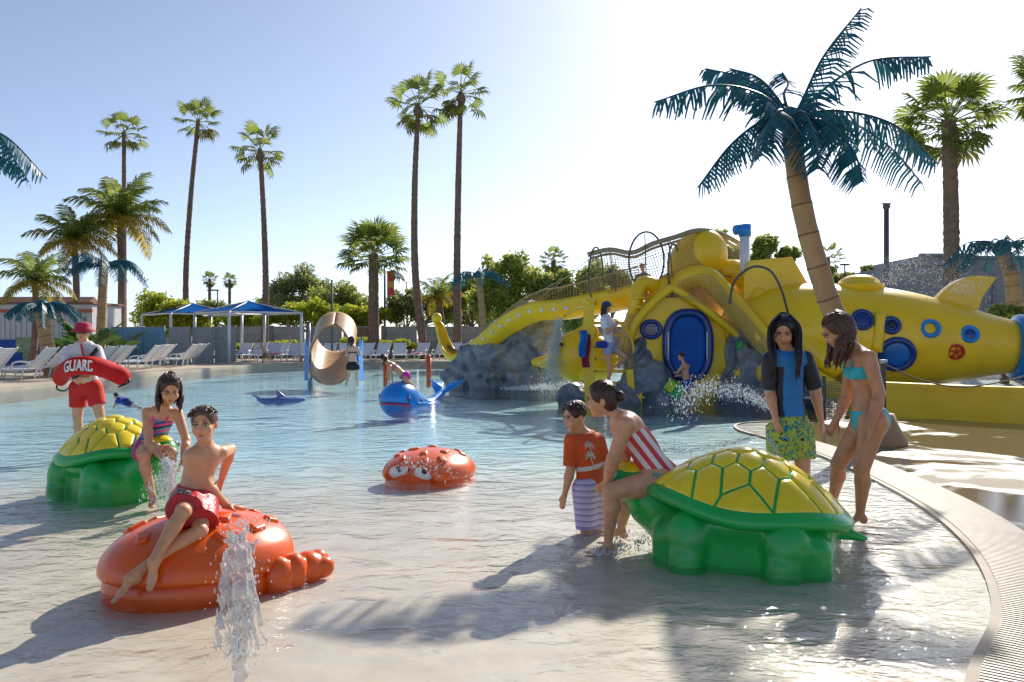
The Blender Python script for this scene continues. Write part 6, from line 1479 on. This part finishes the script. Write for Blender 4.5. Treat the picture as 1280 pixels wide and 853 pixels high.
for v in vs:
    fx = (v[0] - vs[:, 0].min()) / np.ptp(vs[:, 0]); i = 8.6 + fx * 10.6; i0 = int(i); q = rc[i0] + (rc[i0 + 1] - rc[i0]) * (i - i0); out.append(q + np.array([0, -.150 - v[2] * 1.0 + 2.2 * v[1] ** 2, v[1] * 1.12]))
wpart('lettering', (np.array(out), [tuple(f.vertices) for f in tm.polygons]), cloth('letter_white', (.8, .8, .8)), rt, smooth=False)

# ---- smaller figures farther off
# 8 boy at the blue door
Y = 17.7
p = Person('small boy in blue shorts standing at the blue oval door', JJ(Y, head=(851, 446), neck=(855, 455), pel=(858, 478), shl=(852, 459, -.1), shr=(860, 458, .08), ell=(846, 467, -.15), elr=(856, 468, .05), wrl=(843, 466, -.3), wrr=(846, 470, -.1), hil=(856, 480, -.06), hir=(861, 480, .06), knl=(857, 492, -.06), knr=(862, 492, .06), anl=(857, 507, -.05), anr=(862, 507, .06)), .74, SK_TAN, 1, look=(-.9, -.4, -.2))
p.shorts(cloth('blue_trunks', (.01, .05, .32)), .7, .025); p.hair(H_BROWN, 'short')
fl = thing('swim_float', 'green and yellow foam float board beside the small boy', 'float', P(842, 487, 17.4))
V, F = SDF().rbox(P(843, 487, 17.4), (.22, .04, .16), .035, M=np.array([[.8, 0, -.6], [0, 1, 0], [.6, 0, .8]])).mesh(.02); wpart('board', (V, F), cloth('float_green', (.02, .36, .10)), fl); V, F = SDF().rbox(P(838, 483, 17.32), (.10, .03, .12), .025, M=np.array([[.8, 0, -.6], [0, 1, 0], [.6, 0, .8]])).mesh(.02); wpart('panel', (V, F), cloth('float_yellow', (.5, .6, .04)), fl)
# 9 guard climbing the stair
Y = 18.0
p = Person('woman in white shirt, blue cap and grey shorts climbing the yellow stair', JJ(Y, head=(758, 384), neck=(757, 394), pel=(761, 431), shl=(754, 400, -.18), shr=(761, 400, .16), ell=(758, 416, -.2), elr=(770, 412, .15), wrl=(770, 407, -.1), wrr=(783, 420, .1), hil=(759, 436, -.09), hir=(764, 435, .09), knl=(762, 457, -.1), knr=(782, 447, .1), anl=(760, 480, -.08), anr=(772, 456, .25)), .98, SK_TAN, 1, look=(.97, -.15, -.2), fem=True)
p.shirt(cloth('guard_tee', (.72, .72, .76)), .7, .02, bottom=.04); p.shorts(cloth('grey_lilac_shorts', (.34, .34, .48)), .32, .02); p.hair(H_BROWN, 'long', .22, 20, 3, .004, (-.15, 0, -1), 2.0)
d = SDF(); d.ell(p.hc + p.u * .045 - p.f * .01, (.11, .11, .09)); d.cap(p.hc + p.f * .08 + p.u * .05, p.hc + p.f * .19 + p.u * .03, .07, .06, .02, np.cross(p.f, p.u), .15); d.plane(p.hc + p.u * .03, -p.u); wpart('cap', d.mesh(.018), cloth('cap_blue', (.01, .06, .22)), p.root)
wpart('waist_pack', SDF().rbox(P(752, 431, Y - .1), (.13, .12, .08), .05).mesh(.02), cloth('pack_blue', (.015, .04, .25)), p.root)
# 10 child in the net tunnel
Y = 19.9
p = Person('child in grey shirt crouching inside the rope net tunnel', JJ(Y, head=(803, 334), neck=(805, 342), pel=(803, 366), shl=(797, 346, -.05), shr=(811, 346, .05), ell=(794, 356, -.1), elr=(814, 357, 0), wrl=(800, 360, -.2), wrr=(812, 364, -.1), hil=(799, 367), hir=(807, 367), knl=(796, 362, -.3), knr=(806, 362, -.3), anl=(798, 378, -.3), anr=(808, 378, -.3)), .8, SK_FAIR, 1, look=(.2, -1, 0))
p.shirt(cloth('grey_tee', (.16, .17, .22)), .7, .02); p.hair(H_LIGHT, 'short')
# 11 woman by the tube slide
Y = 25.6
p = Person('woman in black shorts and bikini top walking toward the tube slide', JJ(Y, head=(439, 425), neck=(441, 433), pel=(441, 456), shl=(435, 436, .05), shr=(447, 436, -.05), ell=(433, 444, -.12), elr=(450, 444, -.1), wrl=(440, 442, .25), wrr=(447, 437, .2), hil=(437, 458), hir=(445, 458), knl=(437, 468, .05), knr=(446, 469, 0), anl=(433, 480, -.1), anr=(447, 480, .1)), .98, SK_PALE, 1, look=(-.3, .9, -.1), fem=True, build=1.1)
p.shorts(cloth('black_shorts', (.015, .013, .016)), .42, .02, top=.10); p.band(cloth('bikini_dark', (.02, .07, .09)), .62, .72, .012); p.hair(H_BROWN, 'long', .22, 18, 2, .01, (-.2, 0, -1), 2.6)
# 12 girl leaning over the whale
Y = 17.2
p = Person('girl in pink bikini leaning with both hands on the blue whale', JJ(Y, head=(479, 449, -.1), neck=(486, 454), pel=(505, 470, .1), shl=(487, 459, -.12), shr=(488, 456, .14), ell=(489, 467, -.15), elr=(485, 466, .12), wrl=(490, 474, -.12), wrr=(486, 474, .1), hil=(506, 474, 0), hir=(505, 472, .2), knl=(515, 486, .05), knr=(517, 484, .3), anl=(526, 499, .15), anr=(522, 498, .4)), .82, SK_TAN, 1, look=(-.7, -.3, -.6), hup=(-.5, 0, .8))
p.briefs(cloth('hot_pink', (.72, .02, .38)), .07, .02); p.band(cloth('pink_top', (.6, .15, .28)), .60, .78, .012); p.hair(H_BROWN, 'long', .12, 16, 2, .004, (-.2, 0, -1), 2.0)
# 13 boy running along the deck
Y = 41.0
p = Person('bare chested boy running along the deck past the loungers', JJ(Y, head=(324, 427), neck=(327, 430), pel=(331, 443), shl=(327, 432, -.12), shr=(329, 431, .12), ell=(324, 436, -.2), elr=(332, 437, .1), wrl=(321, 436, -.1), wrr=(334, 441, .15), hil=(331, 445, -.08), hir=(332, 445, .08), knl=(328, 450, -.1), knr=(335, 449, .1), anl=(329, 456, .0), anr=(341, 449, .2)), .8, SK_BROWN, 0, look=(-1, 0, 0))
p.shorts(cloth('brown_trunks', (.20, .10, .06)), .5, .03); p.hair(H_BROWN, 'short')
# 14-15 people resting on loungers
for i, (x, y, c, lb, Y) in enumerate(((223, 436, (.62, .02, .02), 'person in red shirt sitting on a lounger under the blue canopy', 46.0), (232, 432, (.75, .16, .01), 'person in orange shirt sitting beside the one in red', 47.5))):
    p = Person(lb, JJ(Y, head=(x + .5, y - 2), neck=(x, y + 2), pel=(x, y + 12), shl=(x + 5, y + 4), shr=(x - 5, y + 4), ell=(x + 5, y + 9, -.1), elr=(x - 5, y + 9, -.1), wrl=(x + 3, y + 12, -.25), wrr=(x - 3, y + 12, -.25), hil=(x + 2, y + 13), hir=(x - 2, y + 13), knl=(x + 3, y + 12, -.45), knr=(x - 3, y + 12, -.45), anl=(x + 3, y + 19, -.5), anr=(x - 3, y + 19, -.5)), 1.0, SK_TAN, 0, look=(0, -1, -.2))
    p.shirt(cloth('lounge_shirt', c), .6, .03); p.shorts(cloth('lounge_shorts', (.1, .1, .15)), .7, .03); p.hair(H_BROWN, 'short')
# 16 child swimming
Y = 17.6
p = Person('small child in blue swim shirt lying in the shallow water', JJ(Y, head=(145, 495), neck=(148, 499), pel=(158, 503), shl=(149, 500, -.1), shr=(149, 499, .1), ell=(145, 505, -.16), elr=(145, 504, .16), wrl=(143, 508, -.1), wrr=(143, 508, .1), hil=(160, 504, -.05), hir=(160, 504, .05), knl=(168, 508, -.05), knr=(168, 508, .05), anl=(176, 510, -.05), anr=(176, 510, .05)), .62, SK_TAN, 1, look=(-.8, .4, .1), base=(P(150, 505, Y)[0], Y, -.1))
p.shirt(cloth('swim_blue', (.015, .05, .36)), .8, .02); p.shorts(cloth('swim_dark', (.02, .03, .15)), .6, .02); p.hair(H_BLACK, 'short')
# ================================================================== JETS AND SPRAY
def splash_mat():
    m, nt, b = newmat('splash_water'); L = nt.links
    b.inputs['Base Color'].default_value = (.92, .95, .97, 1); b.inputs['Roughness'].default_value = .06; b.inputs['Transmission Weight'].default_value = .55; b.inputs['IOR'].default_value = 1.33
    tr = node(nt, 'ShaderNodeBsdfTransparent'); mx = node(nt, 'ShaderNodeMixShader', i_Fac=.35); L.new(b.outputs[0], mx.inputs[1]); L.new(tr.outputs[0], mx.inputs[2]); L.new(mx.outputs[0], nt.nodes['Material Output'].inputs[0])
    return m
M_SPLASH = splash_mat(); M_DROP = mat('white_droplets', (.85, .87, .9), .1, .02, trans=.4)
ICO = None
def drops(pts, sizes):
    """many small octahedral drops in one mesh"""
    pts = np.asarray(pts); n = len(pts); o = np.array([[1, 0, 0], [-1, 0, 0], [0, 1, 0], [0, -1, 0], [0, 0, 1.9], [0, 0, -1.9]]); f = np.array([[0, 2, 4], [2, 1, 4], [1, 3, 4], [3, 0, 4], [2, 0, 5], [1, 2, 5], [3, 1, 5], [0, 3, 5]])
    V = (pts[:, None] + o[None] * np.asarray(sizes)[:, None, None]).reshape(-1, 3); F = (f[None] + 6 * np.arange(n)[:, None, None]).reshape(-1, 3); return V, F
def jet(name, label, c, H, spread, seed, n=500, size=.006, core=True, rad=.03):
    rg = np.random.default_rng(seed); t = thing(name, label, 'water jet', (c[0], c[1], 0))
    if core:
        s = SDF(); 
        for i in range(26):
            f = rg.random() ** .8; a = rg.uniform(0, 6.28); r = rad * (.5 + 1.2 * f) ; p0 = np.array([c[0] + math.cos(a) * r * .6, c[1] + math.sin(a) * r * .6, H * f * .9]); p1 = p0 + np.array([math.cos(a) * spread * .25 * f, math.sin(a) * spread * .2 * f, H * rg.uniform(.04, .16) * (1 if rg.random() < .6 else -1)]); s.cap(p0, p1, rad * rg.uniform(.25, .55), rad * rg.uniform(.15, .4), k=.018)
        s.cap((c[0], c[1], -.02), (c[0] + .005, c[1], H * .85), rad * .7, rad * .9, k=.02)
        for i in range(14):
            a = rg.uniform(0, 6.28); z0 = H * rg.uniform(.6, .95); o = np.array([math.cos(a), math.sin(a) * .7]); q = [np.array([c[0] + o[0] * spread * .15, c[1] + o[1] * spread * .15, z0]), np.array([c[0] + o[0] * spread * .45, c[1] + o[1] * spread * .45, z0 * .82]), np.array([c[0] + o[0] * spread * .62, c[1] + o[1] * spread * .6, z0 * .45]), np.array([c[0] + o[0] * spread * .75, c[1] + o[1] * spread * .75, z0 * rg.uniform(.1, .3)])]
            for k in range(3): s.cap(q[k], q[k + 1], rad * (.42 - .1 * k), rad * (.32 - .1 * k), k=.01)
        def warp(Q): return Q + .010 * np.stack([np.sin(Q[..., 2] * 61 + 9 * np.sin(Q[..., 0] * 40)), np.sin(Q[..., 2] * 47 + 3), np.sin(Q[..., 0] * 70 + Q[..., 1] * 50)], -1)
        put(wpart('water_column', s.mesh(.0065, warp, relax=1), M_SPLASH, t), kind='stuff')
    f = rg.random(n); a = rg.uniform(0, 6.28, n); rr = spread * np.abs(rg.standard_normal(n)) * .45 * (1.2 - .5 * f)
    pts = np.stack([c[0] + np.cos(a) * rr, c[1] + np.sin(a) * rr, H * (1.05 - rg.random(n) ** 1.3)], 1); put(wpart('droplet', drops(pts, size * rg.uniform(.4, 1.6, n)), M_DROP, t, smooth=False), kind='stuff')
def spray(name, label, path, n, jit, size, seed, jet_r=0.0):
    rg = np.random.default_rng(seed); n = int(n * 2.2); c = spline(path, 40); t = thing(name, label, 'water spray', (c[20][0], c[20][1], 0)); i = rg.integers(0, 40, n); j = jit if np.ndim(jit) else np.array([jit] * 3)
    pts = c[i] + rg.standard_normal((n, 3)) * j * (0.4 + i[:, None] / 40.0); pts = pts[pts[:, 2] > .0]
    put(wpart('droplet', drops(pts, size * np.clip(rg.lognormal(-.55, .55, len(pts)), .15, 2.2)), M_DROP, t, smooth=False), kind='stuff')
    if jet_r: put(wpart('water_stream', tube(c, np.linspace(jet_r, jet_r * .5, 40), 6), M_SPLASH, t), kind='stuff')
c = P(300, 853, 3.42); jet('fountain_jet', 'clear water jet bursting up beside the orange crab claws', (c[0], c[1]), .64, .15, 1, 600, .0028, rad=.037)
spray('water_spray', 'splash of droplets under the hands of the girl on the far turtle', [P(208, 575, 6.85), P(212, 590, 6.85), P(208, 608, 6.85), P(204, 618, 6.85)], 800, np.array([.06, .06, .05]), .005, 2)
spray('water_spray', 'arc of white droplets thrown across in front of the octopus house', [P(958, 508, 12.5), P(940, 496, 12.5), P(915, 488, 12.5), P(885, 484, 12.5), P(862, 492, 12.5), P(848, 512, 12.5)], 1300, np.array([.13, .12, .09]), .0062, 3)
spray('water_spray', 'thin jet crossing in front of the floral shorts', [P(962, 548, 6.5), P(968, 560, 6.4), P(976, 575, 6.3), P(982, 590, 6.2)], 90, .015, .004, 4, .004)
spray('water_spray', 'fine spray rising from the submarine back', [P(1110, 352, 17.8), P(1122, 335, 17.8), P(1145, 330, 17.8), P(1165, 348, 17.8), P(1190, 356, 17.8)], 1400, np.array([.35, .2, .22]), .006, 5)
spray('water_spray', 'spray of droplets over the submarine dorsal fin', [P(1195, 362, 17.3), P(1215, 360, 17.3), P(1230, 372, 17.2)], 500, np.array([.25, .1, .2]), .006, 6)
spray('waterfall', 'thin waterfall curtain dropping beside the yellow fish', [P(700, 400, 20.4), P(695, 430, 20.3), P(692, 455, 20.3), P(690, 480, 20.3)], 2200, np.array([.12, .12, .12]), .010, 7)
spray('water_spray', 'white foam where the waterfall hits the pool', [P(640, 486, 21.6), P(665, 485, 21.4), P(690, 484, 21.2), P(705, 481, 20.8)], 1500, np.array([.3, .3, .04]), .011, 8)
spray('water_spray', 'glittering splash around the legs of the striped girl', [P(742, 690, 5.4), P(765, 689, 5.4), P(800, 676, 5.6), P(822, 672, 5.7)], 260, np.array([.10, .10, .012]), .005, 9)
spray('water_spray', 'sprinkle of droplets over the face of the empty crab', [P(498, 590, 7.9), P(520, 580, 7.9), P(545, 585, 8.0), P(560, 592, 8.1)], 300, np.array([.10, .08, .05]), .004, 10)
